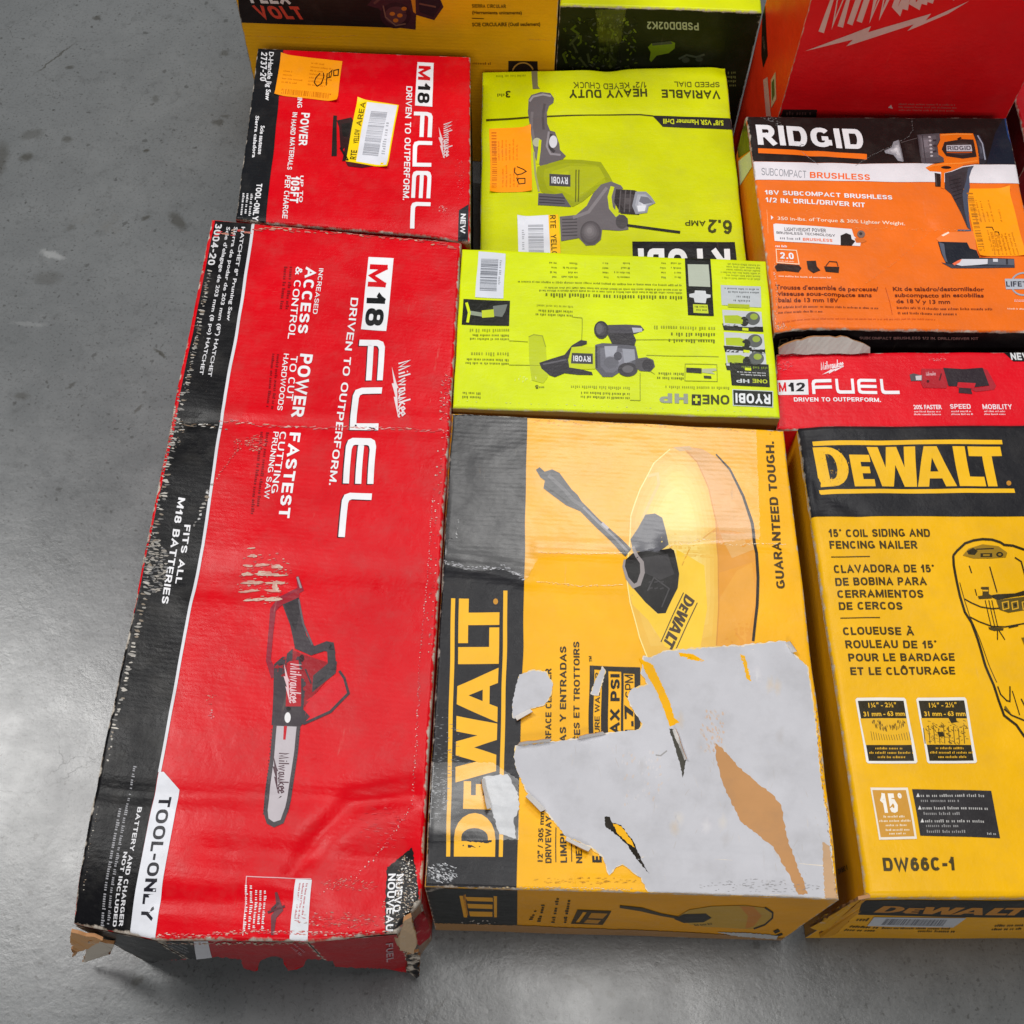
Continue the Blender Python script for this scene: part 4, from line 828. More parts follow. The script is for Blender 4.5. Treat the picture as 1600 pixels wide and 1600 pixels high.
A = Art(T); A.bars(S2, (128, 800), (128, 180), (182, 800), (206, 108, 10), 26, 5, Corr=0); A.build('barcode', [o for o in bF.root.children if o.name.startswith('price_sticker')][0])
T.curl(S2, 404, 1110)
A = Art(T); A.poly(S2, [(404, 1110), (848, 1085), (880, 1600), (420, 1600)], (222, 224, 234), 3, Corr=0, Edge=0, Scuff=.1); st = A.build('barcode_label', bF.root, label='white barcode label with a yellow strip')
A = Art(T); A.poly(S2, [(742, 1092), (848, 1085), (880, 1600), (770, 1600)], (250, 190, 20), 4, Corr=0, Edge=0); A.build('yellow_strip', st)
A = Art(T); A.text(S2, 'RTE', (760, 1095), (766, 1235), (820, 1093), (84, 66, 10), 5, .03, Corr=0); A.text(S2, 'YELLOW', (768, 1300), (782, 1600), (828, 1298), (84, 66, 10), 5, .03, Corr=0); A.build('lettering', st)
A = Art(T); A.bars(S2, (520, 1200), (530, 1590), (688, 1196), (160, 162, 172), 24, 5, Corr=0); A.greek(S2, (452, 1255), (462, 1580), (488, 1253), (176, 178, 186), 1, 5, Corr=0); A.build('barcode', st)

# ------------------------------------------------------------------ lime box with the angle grinder, in front of it
hH = .245
bH = Carton('lime green box picturing an angle grinder, beside the long red box', quad_px([(721, 388), (1198, 407), (1219, 652), (707, 636)], hH), hH, LIMEH,
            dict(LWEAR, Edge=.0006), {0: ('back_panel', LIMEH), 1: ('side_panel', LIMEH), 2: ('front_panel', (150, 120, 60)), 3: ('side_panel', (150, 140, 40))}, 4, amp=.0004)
T = bH.top; bH.finish(); DO = (104, 112, 14); MO = (150, 160, 18)
A = Art(T); A.poly(Z5, [(168, 68), (289, 80), (281, 281), (151, 275)], (214, 218, 228), 2, Edge=0)
st = A.build('barcode_label', bH.top_obj)
A = Art(T); A.bars(Z5, (172, 245), (178, 100), (250, 248), (96, 100, 110), 34, 3); A.greek(Z5, (262, 110), (255, 250), (274, 112), (150, 154, 160), 1, 3); A.build('barcode', bH.top_obj)
A = Art(T); A.poly(Z5, [(99, 284), (312, 292), (306, 406), (92, 400)], (20, 22, 16), 2); A.stroke(Z5, [(112, 300), (125, 345), (118, 390)], 12, LIMEH, 3); A.stroke(Z5, [(125, 345), (190, 355), (215, 345)], 18, (140, 150, 130), 3); A.poly(Z5, [(180, 335), (235, 330), (238, 365), (182, 368)], (190, 204, 40), 4)
A.poly(Z5, [(232, 315), (300, 308), (290, 340), (275, 365), (235, 360)], (110, 116, 110), 3); A.build('inset_picture', bH.top_obj)
A = Art(T); A.poly(Z5, [(1105, 93), (1222, 98), (1236, 362), (1119, 356)], (20, 22, 18), 2); A.poly(Z5, [(1118, 125), (1213, 128), (1220, 230), (1124, 226)], (176, 184, 168), 3)
A.poly(Z5, [(1126, 262), (1150, 258), (1152, 246), (1200, 248), (1202, 262), (1222, 266), (1222, 278), (1204, 282), (1200, 304), (1150, 300), (1146, 280), (1126, 276)], (206, 210, 212), 3); A.poly(Z5, [(1142, 308), (1208, 311), (1212, 350), (1144, 346)], (196, 210, 40), 3); A.greek(Z5, (1204, 318), (1148, 315), (1205, 342), (60, 64, 10), 2, 4); A.build('black_band', bH.top_obj)
A = Art(T)
A.poly(Z5, [(1266, 220), (1450, 228), (1453, 322), (1272, 312)], (186, 192, 196), 2); A.greek(Z5, (1440, 238), (1285, 232), (1442, 262), (70, 74, 76), 2, 3); A.greek(Z5, (1400, 270), (1325, 268), (1401, 300), (90, 94, 96), 2, 3); A.poly(Z5, [(1300, 305), (1400, 308), (1400, 325), (1300, 322)], (170, 184, 30), 3)
for i, y in enumerate((334, 435, 515)):
    x = 1274+8*i; A.poly(Z5, [(x, y), (x+180, y+8), (x+186, y+80), (x+6, y+72)], (196, 200, 204), 2); A.poly(Z5, [(x, y+62), (x+186, y+70), (x+188, y+98), (x+8, y+92)], (30, 32, 26), 2)
    A.poly(Z5, [(x+8, y+26), (x+70, y+24), (x+96, y+34), (x+92, y+64), (x+12, y+60)], (170, 190, 30), 3); A.ell(Z5, x+140, y+38, 34, 30, (90, 94, 92), 3); A.ell(Z5, x+146, y+30, 18, 14, (150, 170, 60), 4); A.ell(Z5, x+100, y+52, 20, 22, (36, 38, 32), 3); A.poly(Z5, [(x+90, y+80), (x+118, y+82), (x+118, y+94), (x+90, y+92)], LIMEH, 4)
A.poly(Z5, [(1310, 572), (1484, 580), (1490, 684), (1320, 676)], (24, 28, 18), 3); A.text(Z5, 'ONE', (1478, 650), (1412, 646), (1479, 668), (190, 204, 40), 4, .03); A.text(Z5, 'HP', (1398, 648), (1340, 645), (1399, 666), (200, 206, 206), 4, .03); A.greek(Z5, (1470, 618), (1335, 612), (1471, 636), (220, 222, 224), 2, 4); A.greek(Z5, (1478, 592), (1325, 586), (1479, 604), (120, 140, 30), 1, 4)
A.greek(Z5, (1448, 128), (1252, 120), (1449, 200), (150, 164, 18), 6, 2); A.build('feature_column', bH.top_obj)
A = Art(T)
A.poly(Z5, [(1322, 694), (1505, 702), (1505, 778), (1324, 770)], (196, 206, 200), 2); A.poly(Z5, [(1326, 698), (1501, 706), (1501, 774), (1328, 766)], (24, 30, 24), 3); A.text(Z5, 'RYOBI', (1492, 718), (1336, 712), (1493, 763), (226, 230, 232), 4, .04)
A.text(Z5, 'ONE', (1308, 722), (1184, 718), (1309, 764), (56, 60, 12), 3, .03); A.poly(Z5, [(1136, 716), (1178, 718), (1178, 766), (1136, 764)], (30, 32, 12), 3)
A.poly(Z5, [(1152, 724), (1162, 724), (1162, 735), (1172, 735), (1172, 746), (1162, 746), (1162, 758), (1152, 758), (1152, 746), (1142, 746), (1142, 735), (1152, 735)], LIMEH, 4); A.text(Z5, 'HP', (1118, 714), (990, 712), (1119, 758), (150, 156, 140), 3, .05)
A.build('printed_logo', bH.top_obj)
A = Art(T)
A.poly(Z5, [(396, 455), (420, 445), (458, 450), (472, 500), (484, 640), (462, 668), (410, 655), (398, 560)], (186, 200, 30), 1); A.stroke(Z5, [(396, 455), (420, 445), (458, 450), (472, 500)], 4, (150, 160, 40), 2)
A.poly(Z5, [(444, 575), (500, 556), (560, 538), (592, 496), (632, 472), (660, 476), (660, 490), (620, 504), (596, 520), (576, 560), (584, 596), (630, 604), (682, 618), (686, 632), (620, 630), (560, 622), (516, 640), (492, 632), (455, 602)], (52, 50, 54), 3); A.stroke(Z5, [(460, 582), (530, 568), (570, 560)], 8, (92, 90, 96), 4)
A.poly(Z5, [(592, 504), (640, 500), (698, 506), (698, 604), (640, 606), (582, 596), (578, 560)], (196, 208, 26), 4); A.poly(Z5, [(594, 530), (688, 534), (688, 582), (590, 578)], (62, 62, 66), 5); A.text(Z5, 'RYOBI', (678, 546), (600, 542), (679, 572), (220, 222, 226), 6, .04)
A.soft(Z5, [(698, 494), (730, 486), (800, 488), (880, 496), (894, 560), (880, 590), (820, 610), (774, 640), (730, 640), (698, 602)], (92, 92, 100), (150, 150, 160), 4, 4); A.poly(Z5, [(740, 500), (800, 498), (790, 540), (745, 550)], (166, 168, 178), 5); A.poly(Z5, [(820, 510), (875, 512), (880, 560), (830, 580)], (150, 152, 162), 5); A.ell(Z5, 770, 575, 34, 26, (104, 104, 112), 5); A.stroke(Z5, [(704, 500), (704, 600)], 8, (60, 60, 66), 5); A.ell(Z5, 800, 545, 18, 20, (80, 80, 88), 6)
A.soft(Z5, [(726+34*math.cos(t), 425+42*math.sin(t)) for t in (i*.314 for i in range(20))], (50, 48, 52), (104, 102, 108), 4, 5, 718, 415); A.ell(Z5, 716, 420, 14, 26, (96, 94, 98), 6); A.poly(Z5, [(750, 402), (840, 400), (905, 404), (922, 424), (880, 442), (750, 446)], (72, 70, 76), 4); A.poly(Z5, [(865, 414), (912, 416), (912, 432), (872, 438)], (176, 178, 186), 5); A.poly(Z5, [(752, 440), (870, 440), (884, 470), (876, 494), (776, 490)], (50, 48, 52), 5)
A.ell(Z5, 846, 606, 46, 32, (64, 62, 66), 5); A.ell(Z5, 846, 604, 26, 17, (100, 98, 102), 6); A.poly(Z5, [(880, 556), (930, 548), (962, 560), (970, 590), (950, 614), (905, 612), (880, 596)], (84, 82, 86), 5); A.ell(Z5, 938, 584, 26, 28, (58, 56, 60), 6)
A.build('tool_picture', bH.top_obj)
A = Art(T)
A.stroke(Z5, [(1105, 578), (1251, 583), (1253, 659), (1104, 654)], 3, MO, 2, closed=True); A.poly(Z5, [(1110, 595), (1180, 599), (1180, 622), (1110, 616)], (40, 40, 34), 3); A.poly(Z5, [(1182, 602), (1246, 600), (1250, 610), (1226, 614), (1244, 626), (1182, 618)], (176, 182, 150), 3); A.poly(Z5, [(1190, 632), (1224, 634), (1226, 646), (1192, 644)], (60, 62, 40), 3); A.build('inset_picture', bH.top_obj)
A = Art(T)
for ln in ([(596, 366), (638, 370), (636, 470)], [(306, 474), (392, 478)], [(306, 584), (450, 588)], [(1240, 470), (880, 468)], [(1260, 548), (930, 538)], [(858, 744), (904, 746), (904, 620)], [(970, 625), (946, 610)]): A.stroke(Z5, ln, 3, MO, 2)
A.greek(Z5, (1090, 225), (335, 208), (1090, 216), DO, 1, 2, (.98, 1)); A.greek(Z5, (1092, 240), (430, 228), (1092, 262), DO, 2, 2, (.9, 1)); A.greek(Z5, (1092, 272), (430, 256), (1092, 292), DO, 1, 2, (.9, 1))
for x0, x1 in ((1088, 1042), (1018, 985), (854, 785), (756, 726), (618, 545), (522, 488)): A.greek(Z5, (x0, 118), (x1, 115), (x0, 190), DO, 4, 2, (.5, 1), 1.4)
for a, b, c in (((596, 316), (395, 306), (596, 326)), ((594, 338), (410, 330), (594, 368)), ((306, 420), (110, 418), (306, 436)), ((305, 446), (115, 442), (305, 474)), ((305, 528), (118, 525), (305, 546)), ((304, 558), (82, 552), (304, 586)), ((1242, 412), (955, 404), (1242, 430)), ((1242, 440), (1020, 436), (1242, 488)), ((855, 684), (570, 678), (855, 698)), ((855, 712), (600, 706), (855, 742)), ((1098, 618), (976, 616), (1098, 652)), ((1308, 684), (990, 676), (1308, 698)), ((178, 708), (90, 706), (178, 738))):
    rows = 1 if abs(c[1]-a[1]) < 20 else 2
    A.greek(Z5, a, b, c, DO if rows == 2 else MO, rows, 2, (.85, 1))
A.text(Z5, '5', (440, 676), (424, 676), (440, 692), DO, 2, .04); A.greek(Z5, (466, 682), (442, 682), (466, 692), DO, 1, 2); A.build('callout_text', bH.top_obj)
A = Art(T); A.flakes_area(Z5, 375, 648, 70, 14, 10, 4, 14, [(236, 240, 150)], 3); A.flakes_line(Z5, [(60, 745), (400, 760), (1500, 800)], 24, 14, 3, [(232, 238, 130), (210, 210, 170)], 2); A.build('worn_patch', bH.top_obj)
# ------------------------------------------------------------------ orange and black drill kit box
hG = .25; ORG_ = (236, 112, 28)
bG = Carton('orange and black box with a white stripe picturing a cordless drill', quad_px([(1166, 182), (1573, 184), (1640, 519), (1213, 511)], hG), hG, ORG_,
            dict(Edge=.0012, Scuff=.3, Corr=.06, Dirt=.3, Rough=.34), {0: ('back_panel', BLACK), 1: ('side_panel', ORG_), 2: ('front_panel', (22, 20, 22)), 3: ('side_panel', (226, 120, 14))}, 5, amp=.0006)
T = bG.top; T.dent(Z4, 230, 730, .02, .008); T.crease(Z4, [(600, 560), (850, 400), (1080, 200)], .010, .0016); T.crease(Z3, [(380, 830), (460, 915)], .004, .0012); T.crease(Z3, [(975, 650), (985, 720), (880, 800), (660, 920)], .004, .0012)
bG.finish()
A = Art(T)
A.poly(Z3, [(50, 630), (1540, 636), (1640, 917), (84, 897)], (30, 25, 24), 1); A.poly(Z3, [(78, 900), (1760, 920), (1780, 1027), (86, 998)], (226, 222, 228), 1)
A.poly(Z3, [(1490, 650), (1520, 655), (1590, 915), (1390, 912), (1440, 740)], (28, 32, 46), 2); A.poly(Z3, [(1490, 655), (1522, 660), (1588, 900), (1560, 880), (1510, 760)], (38, 66, 122), 3); A.build('head_band', bG.top_obj)
A = Art(T)
A.text(Z3, 'RIDGID', (122, 806), (712, 828), (106, 696), (240, 240, 244), 2, .045); A.poly(Z3, [(122, 826), (728, 854), (729, 882), (124, 853)], (246, 116, 24), 2); A.build('printed_logo', bG.top_obj)
A = Art(T); DB = (110, 40, 20)
A.text(Z3, 'SUBCOMPACT', (142, 974), (390, 990), (140, 934), (140, 142, 150), 2, .0); A.text(Z3, 'BRUSHLESS', (410, 990), (746, 1004), (408, 956), (240, 104, 30), 2, .03)
A.text(Z3, '18V SUBCOMPACT BRUSHLESS', (162, 1080), (868, 1112), (160, 1056), WHITE, 2, .03); A.text(Z3, '1/2 IN. DRILL/DRIVER KIT', (165, 1122), (716, 1154), (163, 1096), WHITE, 2, .03)
A.poly(Z3, [(192, 1196), (206, 1208), (194, 1222)], WHITE, 2); A.text(Z3, '350 in-lbs. of Torque & 30% Lighter Weight.', (230, 1222), (940, 1254), (229, 1202), (252, 226, 200), 2, .01); A.stroke(Z3, [(170, 1165), (178, 1300)], 3, (246, 170, 110), 2)
A.greek(Z4, (220, 308), (292, 310), (220, 294), WHITE, 1, 2); A.stroke(Z4, [(222, 320), (336, 326), (350, 402), (226, 394)], 5, (250, 214, 180), 2, closed=True); A.text(Z4, '2.0', (242, 372), (322, 376), (238, 336), WHITE, 3, .04); A.greek(Z4, (236, 388), (330, 392), (236, 380), (250, 220, 196), 1, 2); A.greek(Z4, (236, 474), (575, 484), (236, 464), (250, 220, 196), 1, 2)
A.text(Z4, "Trousse d'ensemble de perceuse/", (218, 542), (790, 550), (216, 516), DB, 2, .02); A.text(Z4, 'visseuse sous-compacte sans', (230, 576), (752, 583), (228, 551), DB, 2, .02); A.text(Z4, 'balai de 13 mm 18V', (236, 610), (570, 616), (234, 586), DB, 2, .02); A.greek(Z4, (236, 640), (792, 650), (236, 628), DB, 1, 2, (.98, 1)); A.greek(Z4, (240, 664), (532, 672), (240, 653), DB, 1, 2)
A.text(Z4, 'Kit de taladro/destornillador', (873, 550), (1380, 552), (870, 526), DB, 2, .02); A.text(Z4, 'subcompacto sin escobillas', (882, 584), (1378, 586), (879, 561), DB, 2, .02); A.text(Z4, 'de 18 V y 13 mm', (890, 618), (1190, 620), (887, 595), DB, 2, .02); A.greek(Z4, (892, 650), (1428, 658), (890, 636), DB, 1, 2, (.98, 1)); A.greek(Z4, (898, 680), (1324, 684), (896, 666), DB, 1, 2)
A.stroke(Z4, [(830, 530), (852, 610), (866, 680)], 3, (196, 84, 24), 2); A.greek(Z4, (240, 708), (1120, 712), (240, 698), (200, 84, 24), 1, 2, (.98, 1)); A.build('lettering', bG.top_obj)
A = Art(T)
A.poly(Z3, [(206, 1246), (220, 1242), (640, 1274), (652, 1312), (690, 1348), (686, 1368), (215, 1340)], (232, 228, 232), 2); A.text(Z3, 'LIGHTWEIGHT POWER', (270, 1284), (500, 1294), (268, 1264), (70, 64, 70), 3, .02); A.text(Z3, 'BRUSHLESS TECHNOLOGY', (226, 1300), (552, 1318), (224, 1286), (70, 64, 70), 3, .02); A.greek(Z3, (246, 1330), (362, 1336), (245, 1314), (120, 114, 120), 1, 3); A.text(Z3, 'BRUSHLESS', (372, 1340), (536, 1346), (371, 1324), (240, 104, 40), 3, .03)
A.poly(Z3, [(580, 1310), (610, 1296), (636, 1306), (640, 1330), (660, 1340), (640, 1366), (580, 1364)], (36, 28, 26), 3); A.ell(Z3, 692, 1302, 22, 20, (126, 104, 96), 3); A.ell(Z3, 690, 1300, 9, 8, (60, 50, 48), 4); A.poly(Z3, [(655, 1325), (700, 1322), (724, 1340), (700, 1350), (664, 1350)], (214, 110, 44), 3)
A.poly(Z4, [(214, 418), (230, 400), (350, 408), (364, 424), (348, 448), (270, 440), (226, 444)], (50, 32, 26), 2); A.poly(Z4, [(392, 384), (444, 382), (450, 414), (470, 436), (430, 452), (400, 430)], (46, 30, 26), 2); A.stroke(Z4, [(500, 412), (520, 386), (560, 390), (568, 414)], 5, (66, 44, 34), 2); A.poly(Z4, [(490, 414), (575, 418), (572, 452), (500, 444)], (50, 34, 28), 2); A.build('feature_badge', bG.top_obj)
A = Art(T); G8 = Fr(1340, 180, .1625)
A.soft(G8, [(258, 338), (328, 304), (345, 252), (396, 234), (420, 330), (434, 452), (384, 442), (340, 384), (268, 362)], (150, 150, 158), (228, 228, 234), 4, 3, 370, 330); A.stroke(G8, [(398, 240), (434, 450)], 10, (120, 118, 124), 4)
A.soft(G8, [(400, 240), (580, 203), (600, 330), (616, 466), (434, 452)], (26, 22, 22), (52, 44, 42), 4, 3, 500, 300); A.stroke(G8, [(420, 262), (570, 228)], 8, (84, 76, 76), 4)
A.soft(G8, [(574, 194), (785, 178), (792, 224), (758, 300), (780, 386), (834, 412), (824, 452), (640, 472), (612, 462)], (84, 78, 84), (134, 126, 134), 4, 3, 640, 260); A.stroke(G8, [(620, 200), (655, 465)], 8, (66, 60, 66), 4)
for y in (215, 250, 290, 325, 360, 395): A.ell(G8, 690+(y-215)*.12, y, 13, 9, (196, 190, 196), 4)
for y in (240, 290, 345): A.poly(G8, [(720, y), (752, y-4), (756, y+14), (724, y+18)], (60, 52, 58), 4)
A.poly(G8, [(788, 184), (950, 176), (1106, 180), (1136, 262), (1166, 400), (1168, 470), (1010, 492), (900, 540), (832, 560), (834, 716), (800, 704), (800, 552), (690, 546), (648, 512), (720, 476), (830, 456), (826, 412), (776, 382), (764, 300), (790, 242)], (240, 116, 22), 4)
A.stroke(G8, [(800, 196), (960, 186), (1096, 190)], 8, (252, 158, 72), 5); A.stroke(G8, [(660, 514), (730, 488), (850, 470), (1000, 462), (1150, 440)], 10, (250, 146, 56), 5); A.stroke(G8, [(1010, 486), (1160, 464)], 8, (176, 76, 14), 5); A.poly(G8, [(950, 232), (985, 212), (1000, 226), (970, 246)], (50, 28, 20), 5)
A.soft(G8, [(830, 262), (1000, 234), (1110, 240), (1144, 404), (1010, 420), (850, 396), (804, 332)], (50, 38, 36), (92, 78, 78), 3, 5); A.poly(G8, [(850, 292), (1088, 290), (1100, 350), (852, 348)], (196, 192, 200), 6); A.text(G8, 'RIDGID', (862, 338), (1086, 338), (858, 300), (84, 78, 86), 7, .03); A.stroke(G8, [(854, 360), (1098, 360)], 10, (196, 84, 26), 6)
A.soft(G8, [(1114, 188), (1170, 194), (1212, 280), (1242, 432), (1222, 474), (1168, 470), (1152, 330)], (44, 44, 52), (86, 88, 100), 3, 4); A.stroke(G8, [(1150, 200), (1196, 280), (1226, 432)], 12, (158, 162, 178), 5)
A.ell(G8, 850, 506, 50, 15, (40, 24, 18), 5)
A.soft(G8, [(836, 562), (902, 546), (1010, 502), (1118, 488), (1092, 532), (1070, 600), (1078, 700), (1060, 800), (1070, 1000), (1090, 1104), (1056, 1086), (1000, 962), (900, 762), (840, 712)], (58, 52, 58), (46, 40, 44), 3, 3, 940, 640); A.poly(G8, [(1060, 510), (1118, 488), (1092, 532), (1070, 600), (1078, 700), (1060, 800), (1070, 1000), (1090, 1104), (1060, 1086), (1020, 900), (1010, 760), (1040, 640)], (70, 78, 98), 4)
for i in range(6): A.stroke(G8, [(880+i*10, 640+i*36), (990+i*4, 610+i*36)], 7, (34, 30, 34), 5)
A.poly(G8, [(736, 560), (796, 570), (802, 694), (748, 692)], (38, 28, 26), 3); A.stroke(G8, [(748, 570), (762, 686)], 7, (86, 72, 70), 4); A.stroke(G8, [(960, 1108), (1092, 1112)], 14, (84, 96, 122), 3)
A.poly(G8, [(748, 1192), (830, 1130), (1122, 1118), (1132, 1222), (1140, 1300), (1076, 1282), (1050, 1226), (780, 1222)], (242, 128, 60), 2); A.poly(G8, [(800, 1158), (870, 1124), (880, 1136), (820, 1168)], (250, 226, 206), 3)
A.poly(G8, [(766, 1220), (1050, 1226), (1078, 1282), (1142, 1302), (1172, 1372), (1500, 1384), (1508, 1468), (900, 1474), (850, 1432), (800, 1334)], (30, 34, 44), 3); A.poly(G8, [(776, 1226), (826, 1240), (842, 1352), (864, 1420), (840, 1410), (806, 1330)], (86, 92, 108), 4); A.poly(G8, [(800, 1420), (900, 1474), (1506, 1468), (1506, 1448), (960, 1450)], (62, 64, 78), 4)
A.poly(G8, [(908, 1432), (964, 1400), (1002, 1386), (1252, 1386), (1250, 1434), (1000, 1452)], (212, 212, 220), 5); A.poly(G8, [(908, 1432), (964, 1400), (1002, 1388), (980, 1420), (930, 1448)], (240, 112, 74), 6); A.poly(G8, [(1254, 1384), (1500, 1388), (1502, 1446), (1254, 1440)], (92, 96, 108), 4); A.poly(G8, [(1300, 1384), (1346, 1386), (1346, 1414), (1302, 1412)], (214, 216, 224), 5); A.poly(G8, [(1420, 1386), (1440, 1386), (1444, 1440), (1424, 1440)], (52, 52, 60), 5)
A.build('tool_picture', bG.top_obj)
A = Art(T)
A.stroke(Z4, [(1545+66*math.cos(t/20*6.283)+50, 512+62*math.sin(t/20*6.283)) for t in range(20)], 9, (160, 164, 176), 2, closed=True); A.poly(Z4, [(1494, 482), (1700, 484), (1704, 542), (1500, 540)], (176, 180, 190), 3); A.text(Z4, 'LIFETIME', (1502, 526), (1694, 528), (1500, 496), (60, 60, 70), 4, .04); A.greek(Z4, (1545, 610), (1680, 614), (1545, 598), WHITE, 2, 2); A.greek(Z4, (1505, 655), (1700, 658), (1505, 645), (250, 210, 180), 1, 2); A.build('lifetime_badge', bG.top_obj)
A = Art(T)
A.flakes_line(Z3, [(975, 648), (984, 720), (960, 760), (860, 812), (750, 862), (660, 920)], 60, 9, 3, [(150, 148, 150), (110, 106, 106)], 2, 5, -.5); A.flakes_line(Z3, [(150, 650), (240, 690)], 30, 12, 4, [(150, 148, 150), (90, 88, 88)], 14); A.flakes_line(Z3, [(360, 840), (460, 915)], 26, 7, 3, [(150, 150, 156)], 2, 5, .8)
A.flakes_line(Z4, [(640, 560), (780, 460), (880, 390), (1060, 230)], 46, 14, 2, [(244, 160, 96), (240, 144, 76)], 6, 5, -.6); A.flakes_line(Z4, [(640, 200), (860, 206), (1280, 214)], 40, 12, 2.4, [(246, 180, 120), (240, 150, 90)], 6)
A.flakes_line(Z4, [(210, 400), (225, 560), (225, 720), (320, 742)], 60, 5, 9, [(240, 180, 130), (226, 206, 190), (200, 140, 90)], 6); A.flakes_area(Z4, 250, 725, 30, 22, 30, 8, 5, WORN); A.flakes_area(Z4, 440, 125, 60, 30, 10, 5, 4, [(246, 190, 140)]); A.build('worn_patch', bG.top_obj)
st = price_sticker(T, bG.root, S3, [(400, 1050), (198, 205), (765, 200), (985, 1040)], (254, 158, 2), (196, 112, 6), [[(480, 690), (560, 690), (580, 730)], [(590, 745), (640, 750), (650, 790)]], code=False, label='orange price sticker')
A = Art(T); A.bars(S3, (395, 985), (240, 240), (470, 985), (180, 110, 20), 26, 5, Corr=0)
for i in range(7): A.greek(S3, (585+i*48, 1030), (535+i*44, 750), (610+i*48, 1028), (196, 112, 6), 1, 5, (.9, 1), Corr=0)
A.build('barcode', st)
pl = bG.wall_panel(3); A = Art(pl)
A.poly(PX, [(1150, 180), (1167, 180), (1173, 232), (1155, 245)], (30, 40, 16), 1); A.poly(PX, [(1155, 250), (1174, 233), (1176, 258), (1158, 288)], (210, 214, 196), 1); A.build('side_print', pl.obj)
pf = bG.wall_panel(2); A = Art(pf)
A.text(Z4, 'RIDGID', (242, 832), (520, 836), (252, 786), (120, 120, 122), 1, .0); A.text(Z4, 'SUBCOMPACT BRUSHLESS 1/2 IN. DRILL/DRIVER KIT', (690, 806), (1350, 810), (690, 792), (150, 120, 116), 1, .02)
A.flakes_line(Z4, [(225, 745), (800, 755), (1600, 765)], 70, 14, 3, [(150, 148, 150), (96, 92, 92)], 5); A.build('front_print', pf.obj)

# ------------------------------------------------------------------ narrow red carton in front of it
hI = .23
bI = Carton('narrow red box with a black corner and white flap, below the orange drill box', quad_px([(1214, 551), (1690, 549), (1695, 676), (1214, 670)], hI), hI, (222, 16, 34),
            dict(Edge=.0012, Scuff=.35, Corr=.1, Dirt=.15, Rough=.33), {0: ('back_panel', DRED), 1: ('side_panel', RED), 2: ('front_panel', RED), 3: ('side_panel', DRED)}, 6, amp=.0006)
T = bI.top; T.dent(Z4, 260, 960, .03, .002); bI.finish()
A = Art(T); A.poly(Z4, [(1476, 880), (1940, 880), (1940, 944), (1540, 942)], (22, 20, 22), 1); A.text(Z4, 'NEW', (1528, 934), (1640, 936), (1522, 894), (214, 214, 216), 2, .04); A.build('corner_band', bI.top_obj)
A = Art(T)
script_logo(A, Z4, (474, 990), (600, 972), (466, 950), (240, 220, 224), 2); A.poly(Z4, [(232, 1044), (400, 1038), (403, 1127), (236, 1130)], (226, 224, 228), 2); A.text(Z4, 'M', (238, 1112), (282, 1110), (236, 1058), RED, 3, .04); A.text(Z4, '12', (290, 1110), (386, 1108), (288, 1058), (24, 22, 26), 3, .04)
for ch, x0, x1 in (('F', 424, 534), ('U', 556, 660), ('E', 678, 782), ('L', 804, 908)): A.unit(Z4, (x0, 1124), (x1, 1124), (x0-6, 1040), [[FUEL[ch]]], (240, 236, 240), 3)
A.build('printed_logo', bI.top_obj)
A = Art(T); A.text(Z4, 'DRIVEN TO OUTPERFORM.', (322, 1166), (802, 1168), (320, 1143), (244, 236, 240), 2, .03)
A.text(Z4, '20% FASTER', (988, 1208), (1145, 1208), (984, 1182), (244, 220, 226), 2, .03); A.text(Z4, 'SPEED', (1190, 1208), (1305, 1208), (1186, 1182), (244, 220, 226), 2, .03); A.text(Z4, 'MOBILITY', (1370, 1210), (1532, 1210), (1366, 1182), (244, 220, 226), 2, .03)
for x0, x1 in ((990, 1146), (1196, 1314), (1378, 1504)): A.greek(Z4, (x0, 1242), (x1, 1242), (x0, 1216), (244, 214, 220), 2, 2, (.9, 1))
A.build('lettering', bI.top_obj)
A = Art(T); A.poly(Z4, [(964, 1016), (985, 1010), (1034, 1022), (1034, 1052), (972, 1052)], (90, 80, 84), 2); A.poly(Z4, [(996, 1024), (1030, 1022), (1030, 1048), (1000, 1048)], (206, 196, 200), 3)
A.poly(Z4, [(1028, 984), (1160, 984), (1180, 1060), (1168, 1094), (1040, 1090), (1026, 1060)], (176, 34, 46), 2); A.poly(Z4, [(1150, 978), (1260, 986), (1368, 978), (1404, 1076), (1330, 1086), (1180, 1082)], (50, 40, 46), 3); A.poly(Z4, [(1366, 980), (1394, 990), (1442, 1078), (1430, 1100), (1330, 1112), (1300, 1096), (1404, 1078)], (170, 40, 52), 2); A.poly(Z4, [(1238, 1088), (1300, 1084), (1312, 1126), (1236, 1120)], (64, 44, 50), 3); A.poly(Z4, [(1232, 1060), (1330, 1064), (1320, 1094), (1226, 1090)], (196, 30, 44), 4)
script_logo(A, Z4, (1056, 1024), (1110, 1020), (1052, 1004), (206, 150, 156), 4, .16, False); A.ell(Z4, 1066, 1055, 8, 8, (80, 20, 28), 4); A.stroke(Z4, [(1140, 1010), (1130, 1050)], 8, (90, 24, 32), 4); A.build('tool_picture', bI.top_obj)
A = Art(T); A.flakes_area(Z4, 270, 960, 45, 26, 26, 14, 5, [(226, 110, 120), (214, 70, 84)], 4); A.flakes_line(Z4, [(232, 905), (700, 900)], 50, 16, 3, [(226, 120, 126), (216, 190, 186)], 4); A.flakes_area(Z4, 1120, 932, 60, 8, 16, 14, 3, [(236, 150, 156)], 4); A.build('worn_patch', bI.top_obj)
